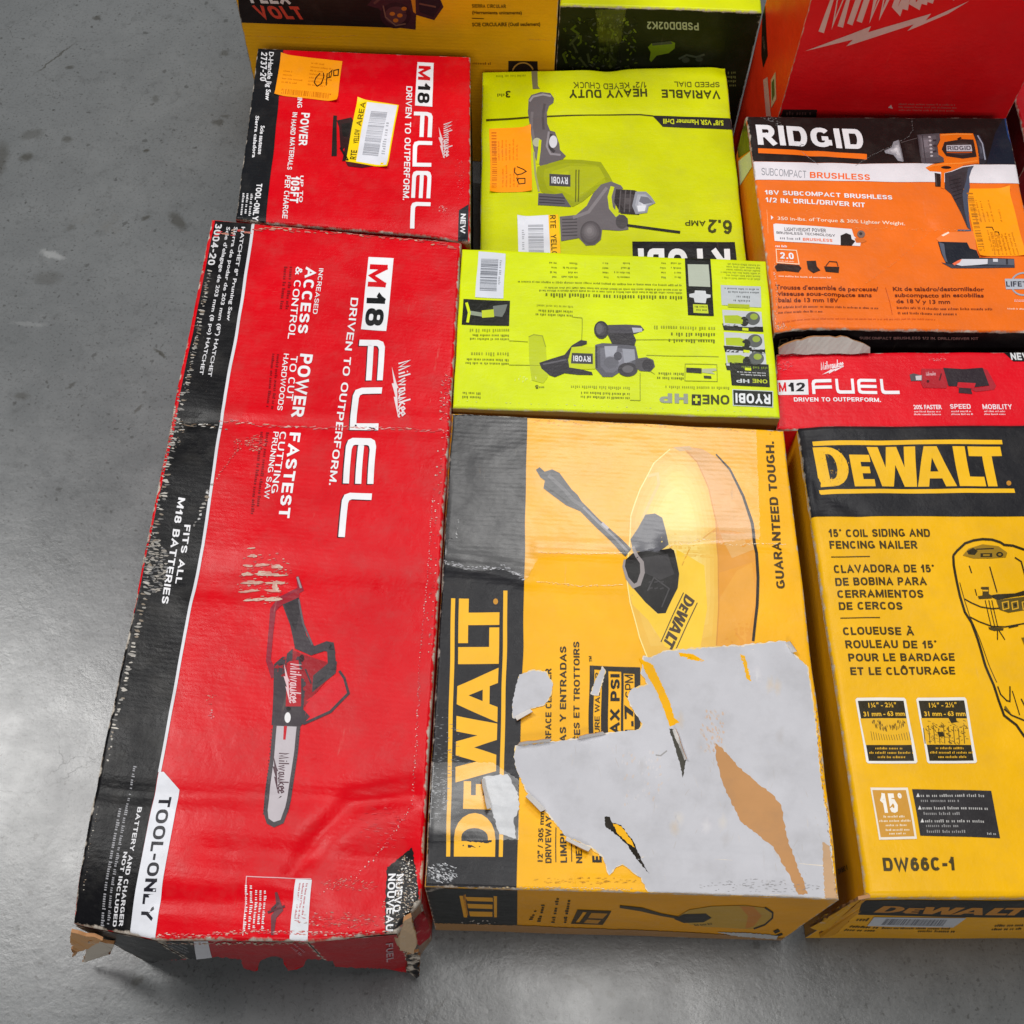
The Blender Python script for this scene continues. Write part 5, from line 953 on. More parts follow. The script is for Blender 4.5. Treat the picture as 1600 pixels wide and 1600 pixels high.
s_ = scrap('torn_flap', [at(Z4, 236, 868, .243), at(Z4, 300, 834, .246), at(Z4, 400, 806, .248), at(Z4, 520, 800, .248), at(Z4, 620, 806, .247), at(Z4, 742, 860, .24), at(Z4, 742, 892, .233), at(Z4, 500, 898, .232), at(Z4, 236, 898, .232)], .004, (190, 186, 180), bI.root, dict(Edge=.0, Scuff=.1, Dirt=.8), .001, label='torn white cardboard flap')
# ------------------------------------------------------------------ yellow surface cleaner carton with torn white paper
YEL = (243, 178, 14); YD = (214, 140, 20); hJ = .24; INK = (52, 42, 26); BLK2 = (32, 32, 36)
bJ = Carton('yellow box with large torn white patches over its print, beside the long red box', quad_px([(705, 645), (1225, 672), (1314, 1404), (663, 1384)], hJ), hJ, YEL,
            dict(Edge=.0014, Scuff=.4, Corr=.14, Dirt=.2, Rough=.40, Spec=.2), {0: ('back_panel', YD), 1: ('side_panel', (120, 84, 30)), 2: ('front_panel', (226, 156, 22)), 3: ('side_panel', YEL)}, 7, amp=.0008)  # right side coloured darker to deepen the shade in the gap beside it
T = bJ.top
T.crease(Y1, [(130, 625), (300, 640), (480, 680)], .007, .003); T.crease(Y1, [(520, 570), (900, 575)], .006, .0022); T.crease(Y1, [(500, 690), (860, 705)], .006, .0022); T.crease(Y1, [(1040, 550), (1250, 530), (1500, 540)], .006, .0022)
T.crease(Y2, [(60, 735), (400, 715), (1400, 800)], .006, .0016); T.crease(Y2, [(850, 790), (1480, 800)], .005, .0016); T.dent(Y2, 110, 830, .03, .004); T.dent(Y2, 330, 590, .04, .003, .02); T.dent(Y2, 1500, 920, .03, .004)
T.crease(Y1, [(1330, 930), (1360, 1050), (1400, 1100)], .004, .0015); T.crease(Y2, [(620, 870), (1480, 905)], .008, .002)
bJ.finish()
A = Art(T); A.poly(PX, [(708, 648), (824, 648), (821, 800), (817, 1020), (812, 1180), (807, 1396), (664, 1396), (680, 1060)], BLK2, 1, Scuff=.8, Rough=.36)
name_logo(A, PX, (773, 1338), (781, 935), (709, 1338), (244, 184, 36), 2, True, .09, .10); A.ell(Y1, 347, 774, 10, 12, (200, 140, 40), 2); A.build('printed_logo', bJ.top_obj)
A = Art(T)
A.text(Y1, 'GUARANTEED TOUGH.', (1512, 722), (1468, 130), (1478, 722), (70, 50, 16), 2, .035)
A.text(S8, '12" / 305 mm', (214, 1535), (222, 1180), (176, 1535), INK, 2, .02); A.text(S8, 'DRIVEWAY & SIDEWALK SURFACE CLEANER', (276, 1545), (274, 200), (234, 1545), INK, 2, .03)
A.text(S8, 'LIMPIADOR DE ACERAS Y ENTRADAS', (382, 1545), (376, 46), (338, 1545), INK, 2, .03); A.text(S8, 'NETTOYEUR POUR ALLÉES ET TROTTOIRS', (486, 1552), (466, 12), (444, 1552), INK, 2, .03)
A.stroke(S8, [(306, 1540), (308, 1300)], 6, INK, 2); A.stroke(S8, [(414, 1540), (416, 1380)], 6, INK, 2); A.text(S8, 'E', (622, 1546), (620, 1500), (556, 1546), (26, 22, 18), 2, .05); A.text(S8, 'TM', (556, 152), (552, 112), (536, 152), INK, 2, .02)
A.poly(S8, [(534, 700), (538, 178), (890, 190), (890, 700)], (34, 30, 26), 2, [[(566, 690), (570, 205), (622, 208), (620, 690)], [(668, 690), (668, 215), (758, 218), (756, 690)], [(772, 690), (774, 230), (850, 234), (850, 690)]])
A.text(S8, 'PRESSURE WASHER', (612, 860), (610, 225), (578, 860), INK, 2, .02); A.text(S8, 'MAX PSI', (748, 760), (746, 236), (684, 760), (26, 22, 20), 2, .04); A.text(S8, '1.7', (846, 690), (840, 450), (786, 690), (26, 22, 20), 2, .05); A.text(S8, 'GPM', (846, 400), (840, 240), (786, 400), (26, 22, 20), 2, .0); A.build('lettering', bJ.top_obj)
# the round cleaner head and its wand
A = Art(T); TAN = (226, 160, 66)
A.soft(Y1, [(884, 540), (892, 430), (930, 320), (985, 215), (1050, 158), (1110, 147), (1180, 158), (1250, 200), (1310, 275), (1362, 390), (1394, 500), (1408, 640), (1402, 780), (1384, 960), (1000, 1010), (960, 1010), (925, 920), (890, 780), (872, 650)], (222, 154, 44), (222, 152, 58), 3, 1, 1300, 600, .9)
A.poly(Y1, [(1110, 148), (1180, 158), (1250, 200), (1310, 275), (1362, 390), (1394, 500), (1402, 560), (1300, 600), (1246, 480), (1205, 320), (1165, 220)], (222, 168, 96), 1.6); A.poly(Y1, [(1246, 660), (1400, 610), (1400, 780), (1384, 960), (1240, 970)], (228, 156, 52), 1.6); A.poly(Y1, [(1250, 760), (1320, 650), (1380, 620), (1396, 760), (1350, 960), (1240, 966)], (232, 164, 60), 1.8)
A.soft(Y1, [(884, 540), (892, 430), (930, 320), (985, 215), (1050, 158), (1100, 150), (1160, 210), (1205, 320), (1235, 450), (1246, 600), (1246, 800), (1236, 960), (1100, 1000), (960, 1010), (925, 920), (890, 780), (872, 650)], (234, 184, 74), (246, 216, 122), 6, 2, 1080, 480, .5)
A.poly(Y1, [(1075, 560), (1190, 630), (1200, 800), (1170, 980), (1100, 985), (1030, 960), (960, 850), (900, 790), (878, 700), (1000, 830), (1080, 720)], (246, 202, 56), 3); A.stroke(Y1, [(1236, 480), (1130, 560), (1092, 640)], 5, (226, 164, 44), 3)
A.poly(Y1, [(1062, 152), (1130, 147), (1140, 160), (1090, 168)], (206, 168, 110), 4); A.stroke(Y1, [(960, 270), (1000, 260), (1005, 300), (940, 440)], 12, (226, 196, 120), 4); A.stroke(Y1, [(1050, 160), (985, 217), (930, 322), (893, 432), (884, 540), (874, 650), (890, 780), (926, 920), (962, 1010)], 5, (250, 226, 140), 4); A.stroke(Y1, [(1100, 151), (1160, 211), (1205, 320), (1235, 450), (1246, 600), (1246, 800), (1238, 955)], 5, (214, 148, 60), 4)
A.stroke(Y1, [(1236, 180), (1290, 240), (1345, 350), (1380, 460), (1400, 580), (1404, 680), (1400, 790), (1384, 935)], [5, 8, 10, 12, 12, 12, 12, 11], (44, 36, 30), 4)
A.poly(Y1, [(888, 525), (920, 480), (952, 425), (990, 420), (1018, 436), (1044, 540), (1000, 575), (900, 570)], (92, 92, 100), 5); A.poly(Y1, [(870, 604), (900, 574), (1000, 566), (1052, 554), (1066, 564), (1078, 620), (1086, 662), (1080, 720), (1056, 770), (1032, 824), (1000, 826), (950, 780), (908, 728), (862, 640)], (30, 28, 28), 5)
A.poly(Y1, [(930, 600), (1040, 580), (1066, 664), (1010, 690), (946, 660)], (56, 54, 56), 6); A.stroke(Y1, [(960, 735), (985, 680), (1046, 725), (1016, 800)], 5, (70, 68, 70), 6)
for i in range(3):
    for j in range(2): A.stroke(Y1, [(965+i*22, 700+j*26), (980+i*22, 696+j*26)], 6, (60, 58, 60), 6)
A.stroke(Y1, [(898, 552), (916, 590), (936, 618), (940, 660), (926, 706), (905, 715), (878, 680), (862, 634), (866, 604)], [12, 14, 16, 18, 18, 16, 12, 10, 8], (150, 142, 142), 7)
A.poly(Y1, [(510, 246), (525, 236), (545, 254), (575, 244), (605, 258), (655, 324), (678, 345), (694, 372), (724, 402), (768, 448), (892, 560), (868, 590), (760, 484), (688, 410), (632, 386), (572, 342), (540, 318), (546, 288), (528, 276)], (64, 64, 68), 5); A.stroke(Y1, [(560, 268), (620, 320), (660, 366), (700, 392)], 14, (96, 94, 98), 6); A.stroke(Y1, [(545, 310), (600, 345), (640, 376)], 7, (32, 32, 34), 6); A.stroke(Y1, [(700, 395), (770, 465), (880, 572)], 9, (128, 126, 132), 6); A.stroke(Y1, [(775, 460), (800, 484)], 12, (176, 172, 176), 7)
A.unit(Y1, (1112, 742), (1018, 948), (1150, 770), NAME_BLOCK, (78, 62, 44), 5); A.stroke(Y1, [(1104, 738), (1012, 940)], 4, (78, 62, 44), 5); A.stroke(Y1, [(1160, 778), (1066, 985)], 4, (78, 62, 44), 5)
A.build('tool_picture', bJ.top_obj)
A = Art(T); PAP = (194, 194, 200); PK = dict(Corr=.22, Rough=.85, Scuff=.2, Dirt=.55, Spec=.1)
def tw(pts, amp=4, col=PAP, lv=8, fr=Y2):
    if col == PAP:                                        # ragged rim where the yellow skin has thinned
        cx = sum(q[0] for q in pts)/len(pts); cy = sum(q[1] for q in pts)/len(pts)
        for k, cc in ((1.006, (238, 206, 140)), (1.003, (226, 214, 196))):
            A.tear(fr, [(cx+(x-cx)*k+R.uniform(-4, 4), cy+(y-cy)*k+R.uniform(-4, 4)) for x, y in pts], cc, lv-1 if k > 1.004 else lv-.5, amp*1.5, **PK)
    A.tear(fr, pts, col, lv, amp, **PK)
tw([(392, 126), (440, 111), (488, 117), (512, 160), (504, 196), (482, 232), (432, 246), (398, 278), (370, 282), (366, 230), (380, 170)], 3)
tw([(262, 490), (350, 478), (386, 540), (392, 600), (370, 640), (380, 706), (320, 692), (290, 600)], 5, (196, 198, 202))
tw([(380, 380), (500, 366), (600, 356), (700, 336), (822, 320), (832, 300), (806, 260), (780, 212), (790, 178), (852, 160), (826, 118), (850, 80), (870, 60), (905, 44), (1060, 30), (1200, 20), (1340, 4), (1366, 45), (1420, 95), (1440, 250), (1470, 500), (1500, 700), (1526, 932), (1480, 938), (1360, 918), (1320, 926), (960, 914), (852, 896), (830, 850), (760, 800), (738, 808), (712, 836), (690, 772), (652, 740), (560, 700), (480, 600), (420, 540), (386, 470), (372, 420)], 5)
tw([(836, 60), (866, 66), (838, 92), (870, 104), (830, 116)], 3); tw([(990, 70), (1050, 78), (1000, 60)], 2, YEL, 9)
tw([(660, 150), (690, 96), (698, 110), (672, 196), (648, 196)], 3)
tw([(820, 66), (868, 90), (900, 160), (930, 228), (944, 280), (966, 296), (930, 312), (912, 262), (884, 190), (850, 130)], 3, YEL, 9); tw([(926, 318), (945, 322), (962, 380), (985, 430), (975, 492), (958, 420)], 3, (74, 72, 66), 9); tw([(1180, 50), (1196, 52), (1222, 148), (1206, 140)], 3, (236, 176, 40), 9); tw([(965, 60), (1054, 76), (1010, 52), (960, 48)], 2, YEL, 9)
tw([(698, 634), (716, 634), (724, 654), (756, 662), (800, 720), (830, 790), (856, 836), (812, 784), (776, 728), (738, 696), (700, 668)], 3, (40, 36, 30), 9); tw([(726, 656), (756, 666), (790, 712), (806, 740), (780, 726), (740, 688)], 3, (244, 182, 40), 10)
A.stroke(Y2, [(878, 412), (896, 414), (918, 396)], 5, (150, 148, 148), 9)
tw([(1090, 368), (1130, 402), (1190, 468), (1290, 548), (1326, 590), (1346, 700), (1390, 820), (1426, 905), (1392, 908), (1300, 740), (1180, 650), (1120, 520), (1092, 420)], 5, (190, 142, 96), 10)
tw([(1474, 720), (1500, 735), (1534, 925), (1490, 940)], 4, (196, 160, 124), 10)
for i in range(80): A.flake(Y2, R.uniform(1040, 1120), R.uniform(250, 400), 8, 14, R.choice([(206, 182, 166), (200, 190, 186)]), 9, -.3, **PK)
for i in range(50): A.flake(Y2, R.uniform(760, 900), R.uniform(400, 600), 9, 16, R.choice([(202, 192, 188), (200, 198, 202)]), 9, .2, **PK)
for i in range(26):                                       # faint brown and grey rubs in the bared paper
    x, y = R.uniform(560, 1440), R.uniform(120, 860)
    if (x > 920 or y > 400) and x > 540+(y-360)*.85 and T.edge(*T.hit(Y2(x, y))) > .03:
        k0 = R.choice([(202, 198, 196), (206, 205, 209), (188, 186, 190), (200, 190, 182)])
        A.soft(Y2, [(x+R.uniform(.6, 1.1)*55*math.cos(t)*.5, y+R.uniform(.6, 1.1)*80*math.sin(t)*.6) for t in (i_*.42 for i_ in range(15))], PAP, k0, 5, 8.1+.02*i, None, None, .2, **PK)
for i in range(260):                                      # paper fibres and grey rub marks
    x, y = R.uniform(420, 1480), R.uniform(60, 900)
    if T.edge(*T.hit(Y2(x, y))) > .01 and y > 380 and x > 480+(y-380)*.75: A.flake(Y2, x, y, R.uniform(10, 60), R.uniform(1.5, 4), R.choice([(196, 195, 202), (200, 196, 196), (190, 186, 186)]), 8.6, R.uniform(.9, 2.2), **PK)
A.build('torn_paper', bJ.top_obj, label='torn white paper facing')
for q_ in ([(384, 376, 0), (500, 364, 0), (506, 352, .006), (392, 366, .007)], [(600, 356, 0), (700, 336, 0), (690, 326, .005), (606, 344, .006)], [(426, 546, 0), (486, 606, 0), (468, 614, .006), (414, 560, .006)], [(1344, 8, 0), (1366, 46, 0), (1384, 40, .006), (1358, 4, .006)], [(560, 704, 0), (648, 742, 0), (638, 756, .006), (556, 716, .005)], [(376, 274, 0), (430, 246, 0), (440, 256, .005), (384, 288, .005)], [(268, 494, 0), (290, 600, 0), (276, 604, .005), (256, 498, .005)], [(940, 322, 0), (982, 430, 0), (990, 424, .004), (950, 316, .004)]):
    scrap('paper_curl', [at(Y2, x, y, hJ+.001+z) for x, y, z in q_], .0006, (222, 218, 214), bJ.root, dict(Edge=0, Scuff=.1, Rough=.8), .0006)
A = Art(T); A.flakes_line(Y1, [(165, 24), (300, 16), (350, 24)], 20, 14, 3, [(130, 130, 132), (170, 168, 168)], 3); A.flakes_area(Y1, 190, 470, 8, 60, 5, 6, 6, [(190, 190, 192)]); A.flakes_line(Y1, [(500, 50), (900, 60), (1500, 90)], 60, 18, 2.4, [(206, 160, 70), (190, 140, 50)], 12, 3); A.flakes_line(Y1, [(520, 572), (700, 580), (880, 572)], 30, 18, 3, [(252, 230, 170), (246, 214, 140)], 3, 7)
A.flakes_line(Y1, [(510, 692), (700, 708), (860, 706)], 30, 16, 3, [(252, 232, 180), (246, 214, 140)], 3, 7); A.flakes_line(Y1, [(1040, 546), (1200, 520), (1290, 545), (1380, 540), (1520, 540)], 34, 16, 3, [(252, 236, 200), (250, 224, 170)], 4, 7)
A.flakes_line(Y1, [(134, 610), (250, 636), (380, 632), (460, 676)], 50, 20, 5, [(150, 150, 156), (190, 190, 196), (110, 110, 116)], 8, 7, .15); A.flakes_area(Y2, 120, 380, 60, 130, 50, 22, 3, [(110, 112, 116), (140, 142, 146)], 5); A.flakes_area(Y2, 100, 560, 40, 90, 60, 16, 5, [(150, 152, 156), (110, 112, 116)], 5); A.flakes_area(Y2, 120, 830, 55, 36, 70, 18, 6, [(170, 172, 176), (130, 132, 136), (200, 200, 204)], 5, .4)
A.flakes_line(Y2, [(60, 886), (400, 884), (800, 890)], 60, 16, 4, [(206, 180, 130), (220, 200, 160)], 4); A.flakes_area(Y2, 620, 860, 200, 12, 40, 22, 2, [(150, 110, 40), (190, 140, 40)], 5); A.flakes_area(Y2, 1250, 880, 220, 24, 60, 18, 2.4, [(140, 138, 140), (170, 168, 168)], 12); A.flakes_line(Y2, [(1448, 250), (1475, 500), (1505, 740), (1530, 920)], 60, 5, 12, [(150, 120, 90), (120, 100, 84), (206, 190, 170)], 5, 11)
A.build('worn_patch', bJ.top_obj)
pf = bJ.wall_panel(2); A = Art(pf)
A.poly(Y6, [(50, 90), (386, 108), (384, 250), (60, 250)], (44, 46, 46), 1); name_logo(A, Y6, (200, 206), (210, 200), (190, 130), YD, 2, False)
for q in ([(178, 130), (190, 130), (206, 208), (194, 208)], [(300, 130), (312, 130), (312, 206), (302, 206)], [(200, 134), (296, 136), (298, 150), (206, 148)], [(206, 158), (296, 160), (296, 176), (210, 174)], [(212, 186), (296, 186), (296, 204), (216, 204)]): A.poly(Y6, q, (226, 160, 40), 2)
A.build('front_logo', pf.obj)
A = Art(pf)
for x, y0, y1 in ((445, 180, 215), (474, 158, 222), (524, 142, 225), (566, 142, 225)): A.greek(Y6, (x-6, y1), (x+10, y0), (x-20, y1), INK, 1, 2, (.95, 1))
A.poly(Y6, [(600, 176), (722, 180), (690, 232), (576, 228)], (70, 54, 26), 2, [[(620, 184), (634, 184), (606, 224), (592, 224)]]); A.poly(Y6, [(650, 186), (708, 188), (690, 206), (638, 204)], (190, 130, 30), 3); A.poly(Y6, [(634, 210), (684, 212), (672, 226), (622, 224)], (190, 130, 30), 3); A.greek(Y6, (1318, 250), (1332, 268), (1290, 262), INK, 1, 2); A.build('front_lettering', pf.obj)
A = Art(pf); A.poly(Y6, [(960, 200), (1000, 178), (1080, 166), (1200, 164), (1280, 174), (1304, 200), (1280, 232), (1220, 250), (1060, 240), (1000, 230)], (190, 150, 60), 1); A.poly(Y6, [(1180, 166), (1230, 168), (1260, 200), (1230, 240), (1200, 248), (1210, 200)], (196, 126, 50), 2); A.stroke(Y6, [(1272, 172), (1300, 190), (1298, 210), (1270, 234), (1230, 248)], 6, (50, 44, 40), 3)
A.stroke(Y6, [(752, 166), (830, 176), (900, 194), (970, 206)], [8, 12, 8, 8], (70, 62, 46), 3); A.poly(Y6, [(945, 208), (980, 192), (1060, 190), (1080, 206), (1050, 222), (980, 224)], (52, 50, 46), 4); A.greek(Y6, (1020, 236), (1098, 230), (1016, 228), INK, 1, 4); A.build('tool_picture', pf.obj)
A = Art(pf); A.tear(Y6, [(55, 232), (380, 236), (600, 244), (1000, 262), (1340, 286), (1300, 330), (60, 320)], (166, 124, 78), 3, 3); A.tear(Y6, [(1100, 262), (1200, 262), (1318, 274), (1310, 290), (1180, 278)], (190, 190, 190), 4, 3)
A.flakes_area(Y6, 250, 226, 70, 8, 14, 12, 6, [(30, 28, 26), (190, 180, 170)], 4); A.build('worn_patch', pf.obj)
# clear tape over the far third of the lid
def tape(pan, parent, fr, pts, lv=.0012, rough=.30, mixf=.30, flute=1.0, tint=(1, 1, 1)):
    m = bpy.data.materials.new('clear_tape'); m.use_nodes = True; nt = m.node_tree; nt.nodes.clear(); N = nt.nodes; L = nt.links
    o = N.new('ShaderNodeOutputMaterial'); mx = N.new('ShaderNodeMixShader'); tr = N.new('ShaderNodeBsdfTransparent'); gl = N.new('ShaderNodeBsdfGlossy'); gl.inputs['Roughness'].default_value = rough
    tr.inputs[0].default_value = (*tint, 1); fs = N.new('ShaderNodeFresnel'); fs.inputs[0].default_value = 1.5; mu = N.new('ShaderNodeMath'); mu.operation = 'MULTIPLY_ADD'; mu.inputs[1].default_value = .34; mu.inputs[2].default_value = mixf*.12
    L.new(fs.outputs[0], mu.inputs[0]); L.new(mu.outputs[0], mx.inputs[0]); L.new(tr.outputs[0], mx.inputs[1]); L.new(gl.outputs[0], mx.inputs[2]); L.new(mx.outputs[0], o.inputs[0])
    uv = N.new('ShaderNodeUVMap'); uv.uv_map = 'UVMap'; n1 = N.new('ShaderNodeTexNoise'); n1.inputs['Scale'].default_value = 14; n1.inputs['Detail'].default_value = 4
    mp = N.new('ShaderNodeMapping'); mp.inputs['Scale'].default_value = (.8, 1.3, 1); L.new(uv.outputs[0], mp.inputs[0]); L.new(mp.outputs[0], n1.inputs['Vector'])
    sx = N.new('ShaderNodeSeparateXYZ'); L.new(uv.outputs[0], sx.inputs[0]); s1 = N.new('ShaderNodeMath'); s1.operation = 'MULTIPLY_ADD'; s1.inputs[1].default_value = 1180; L.new(sx.outputs[1], s1.inputs[0])
    k8 = N.new('ShaderNodeMath'); k8.operation = 'MULTIPLY'; k8.inputs[1].default_value = 7; L.new(n1.outputs[0], k8.inputs[0]); L.new(k8.outputs[0], s1.inputs[2])
    s2 = N.new('ShaderNodeMath'); s2.operation = 'SINE'; L.new(s1.outputs[0], s2.inputs[0]); s3 = N.new('ShaderNodeMath'); s3.operation = 'MULTIPLY_ADD'; s3.inputs[1].default_value = .035*flute; L.new(s2.outputs[0], s3.inputs[0])
    k3 = N.new('ShaderNodeMath'); k3.operation = 'MULTIPLY'; k3.inputs[1].default_value = 4.; L.new(n1.outputs[0], k3.inputs[0]); L.new(k3.outputs[0], s3.inputs[2])
    b = N.new('ShaderNodeBump'); b.inputs['Strength'].default_value = .42; b.inputs['Distance'].default_value = .0013; L.new(s3.outputs[0], b.inputs['Height']); L.new(b.outputs[0], gl.inputs['Normal']); L.new(b.outputs[0], fs.inputs['Normal'])
    A = Art(pan); A.tear(fr, pts, (255, 255, 255), lv/.00006, 4); ob = A.build('clear_tape', parent); ob.data.materials.clear(); ob.data.materials.append(m); return ob
tape(T, bJ.root, Y1, [(166, 28), (480, 24), (1000, 50), (1395, 74), (1405, 300), (1412, 525), (1380, 520), (1240, 540), (1050, 545), (880, 585), (700, 580), (520, 600), (470, 680), (370, 640), (250, 650), (130, 620)])
tape(T, bJ.root, Y2, [(60, 440), (300, 440), (390, 500), (390, 710), (60, 720)], flute=.3)

# ------------------------------------------------------------------ black and yellow nailer carton
hK = .235; YK = (236, 179, 10)
bK = Carton('yellow box with a wide black top band and a line drawing of a nailer', quad_px([(1247, 664), (1800, 660), (1850, 1404), (1356, 1402)], hK), hK, YK,
            dict(Edge=.0010, Scuff=.3, Corr=.12, Dirt=.3, Rough=.38), {0: ('back_panel', (30, 30, 32)), 1: ('side_panel', YK), 2: ('front_panel', (230, 165, 18)), 3: ('side_panel', (240, 166, 16))}, 8, amp=.0010, r=.006)
T = bK.top; T.dent(Y3, 110, 130, .02, .004); T.crease(Y3, [(120, 330), (200, 400), (215, 560)], .006, .0025); T.crease(Y3, [(260, 480), (440, 580)], .005, .0015); T.crease(Y3, [(205, 1060), (290, 985)], .005, .0012); T.dent(Y4, 470, 1235, .02, .003); T.dent(Y3, 140, 1000, .012, .006, .2)
bK.bulge = .004; bK.finish()
A = Art(T); A.poly(Y3, [(60, 70), (2200, 60), (2230, 606), (120, 608)], BLK2, 1, Scuff=.3)
name_logo(A, Y3, (224, 438), (1288, 437), (182, 212), (240, 186, 30), 2, False)
A.poly(Y3, [(180, 177), (1256, 172), (1260, 197), (185, 203)], (240, 186, 30), 2); A.poly(Y3, [(220, 454), (1324, 449), (1330, 473), (226, 479)], (240, 186, 30), 2); A.ell(Y3, 1294, 418, 14, 14, (190, 130, 40), 2); A.build('printed_logo', bK.top_obj)
A = Art(T); IK = (66, 50, 12)
for i, (s, x0, x1, y) in enumerate((('15° COIL SIDING AND', 272, 850, 725), ('FENCING NAILER', 279, 780, 792), ('CLAVADORA DE 15°', 302, 876, 927), ('DE BOBINA PARA', 311, 834, 998), ('CERRAMIENTOS', 322, 814, 1068), ('DE CERCOS', 332, 692, 1138), ('CLOUEUSE À', 357, 756, 1282), ('ROULEAU DE 15°', 369, 886, 1356), ('POUR LE BARDAGE', 384, 990, 1430), ('ET LE CLÔTURAGE', 395, 992, 1508))):
    A.text(Y3, s, (x0, y), (x1, y), (x0-5, y-44), IK, 2, .035)
A.stroke(Y3, [(285, 838), (506, 838)], 5, IK, 2); A.stroke(Y3, [(340, 1185), (565, 1185)], 5, IK, 2); A.text(Y4, 'DW66C-1', (570, 1104), (966, 1102), (562, 1030), (72, 60, 26), 2, .045); A.build('lettering', bK.top_obj)
A = Art(T); LK = (44, 36, 12); MK = (150, 116, 22)
A.stroke(S4, [(76, 190), (100, 160), (150, 115), (205, 98), (260, 92), (320, 96), (370, 112), (395, 128), (450, 132), (520, 155), (600, 175), (700, 170), (790, 150)], 15, LK, 2)
A.stroke(S4, [(76, 190), (80, 250), (96, 330), (120, 440), (150, 545), (190, 610), (230, 720), (280, 880), (330, 1000), (360, 1100), (392, 1190), (430, 1220), (470, 1250), (520, 1320), (600, 1390), (700, 1380)], 15, LK, 2); A.stroke(S4, [(120, 360), (150, 470), (180, 570), (240, 710), (300, 870), (350, 985)], 4, LK, 3)
A.poly(S4, [(135, 190), (170, 150), (260, 125), (360, 138), (412, 175), (404, 205), (300, 212), (200, 210)], MK, 3); A.poly(S4, [(160, 165), (200, 145), (230, 165), (210, 190), (170, 185)], LK, 4); A.poly(S4, [(246, 180), (320, 180), (320, 204), (246, 204)], LK, 4); A.ell(S4, 366, 188, 22, 16, LK, 4); A.stroke(S4, [(220, 155), (330, 152)], 8, LK, 4); A.ell(S4, 366, 188, 10, 7, MK, 5); A.poly(S4, [(262, 186), (304, 186), (304, 198), (262, 198)], MK, 5)
A.stroke(S4, [(176, 255), (192, 300)], 7, LK, 3); A.stroke(S4, [(304, 262), (350, 420)], 7, LK, 3); A.stroke(S4, [(216, 400), (226, 440)], 6, LK, 3)
A.stroke(S4, [(150, 462), (190, 485), (250, 512), (320, 524), (370, 520)], 8, LK, 3); A.stroke(S4, [(180, 575), (240, 606), (320, 636), (400, 640), (520, 620), (640, 600), (760, 570)], 8, LK, 3); A.stroke(S4, [(420, 644), (480, 632)], 12, LK, 3)
A.poly(S4, [(300, 440), (350, 432), (460, 428), (530, 408), (760, 380), (760, 420), (530, 440), (440, 452), (350, 468)], LK, 3); A.poly(S4, [(345, 470), (520, 450), (760, 420), (760, 500), (520, 535), (420, 550), (365, 530)], (90, 74, 22), 3)
for x in (382, 440, 505, 570, 640): A.stroke(S4, [(x, 485), (x+36, 478), (x+40, 522), (x+6, 530)], 7, (214, 164, 34), 4, closed=True); A.ell(S4, x+22, 503, 8, 9, LK, 5)
A.poly(S4, [(232, 445), (262, 440), (262, 400), (250, 396), (254, 386), (300, 386), (300, 400), (300, 430), (318, 440), (318, 458), (240, 462)], (70, 56, 16), 4); A.poly(S4, [(262, 404), (296, 404), (296, 414), (262, 414)], (226, 172, 30), 5)
for x in (278, 300, 318): A.stroke(S4, [(x, 470), (x+36, 640)], 5, LK, 4)
A.poly(S4, [(296, 640), (390, 648), (386, 662), (330, 664), (300, 654)], (70, 56, 16), 4); A.stroke(S4, [(352, 660), (352, 720)], 6, LK, 4); A.stroke(S4, [(362, 664), (398, 720)], 6, LK, 4)
A.stroke(S4, [(355, 1010), (372, 1060), (410, 1100), (430, 1105), (432, 1010)], 8, LK, 3); A.stroke(S4, [(446, 1040), (490, 1190)], 6, LK, 3); A.stroke(S4, [(392, 1150), (440, 1190), (500, 1215), (600, 1260)], 9, LK, 3); A.stroke(S4, [(398, 1135), (430, 1180)], 12, (110, 88, 20), 3); A.stroke(S4, [(460, 205), (500, 230), (530, 340), (540, 400)], 9, LK, 3); A.stroke(S4, [(500, 1090), (530, 1150)], 8, LK, 3); A.poly(S4, [(500, 710), (640, 700), (640, 760), (530, 780)], (120, 92, 16), 3)
A.build('tool_drawing', bK.top_obj)
A = Art(T)
def para(x0, y0, x1, y1, sk, ins=0): return [(x0+ins, y0+ins), (x1+ins*.2, y0+ins), (x1+sk-ins, y1-ins), (x0+sk+ins*.3, y1-ins)]
for dx in (0, 335):
    A.poly(Y4, [(415+dx, 152), (424+dx, 143), (682+dx, 143), (692+dx, 152), (756+dx, 498), (748+dx, 508), (484+dx, 508), (474+dx, 498)], (232, 228, 222), 2); A.poly(Y4, [(428+dx, 160), (680+dx, 160), (738+dx, 494), (488+dx, 494)], LK, 3); A.poly(Y4, [(441+dx, 258), (698+dx, 258), (725+dx, 406), (470+dx, 406)], (232, 178, 30), 4)
    A.text(Y4, '1¼" - 2½"', (488+dx, 198), (640+dx, 196), (484+dx, 170), (232, 180, 40), 4, .02); A.text(Y4, '31 mm - 63 mm', (462+dx, 246), (690+dx, 244), (457+dx, 218), (232, 180, 40), 4, .03)
    for i in range(3): A.greek(Y4, (484+7*i+dx+(40 if i != 1 else 0), 430+24*i), (724+7*i+dx-(40 if i != 1 else 0), 430+24*i), (484+7*i+dx+(40 if i != 1 else 0), 416+24*i), (226, 174, 40), 1, 4, (.98, 1))
for i in range(90):
    t = R.uniform(0, 3.14); k = R.uniform(.5, 1); A.stroke(Y4, [(600+95*k*math.cos(t), 266+52*k*math.sin(t)), (600+95*k*math.cos(t)+3, 276+60*k*math.sin(t))], 3, (110, 84, 20), 5)
for i in range(16): A.stroke(Y4, [(500+14*i, 330+20*math.sin(i*.2)), (508+14*i, 380)], 3, (120, 92, 24), 5)
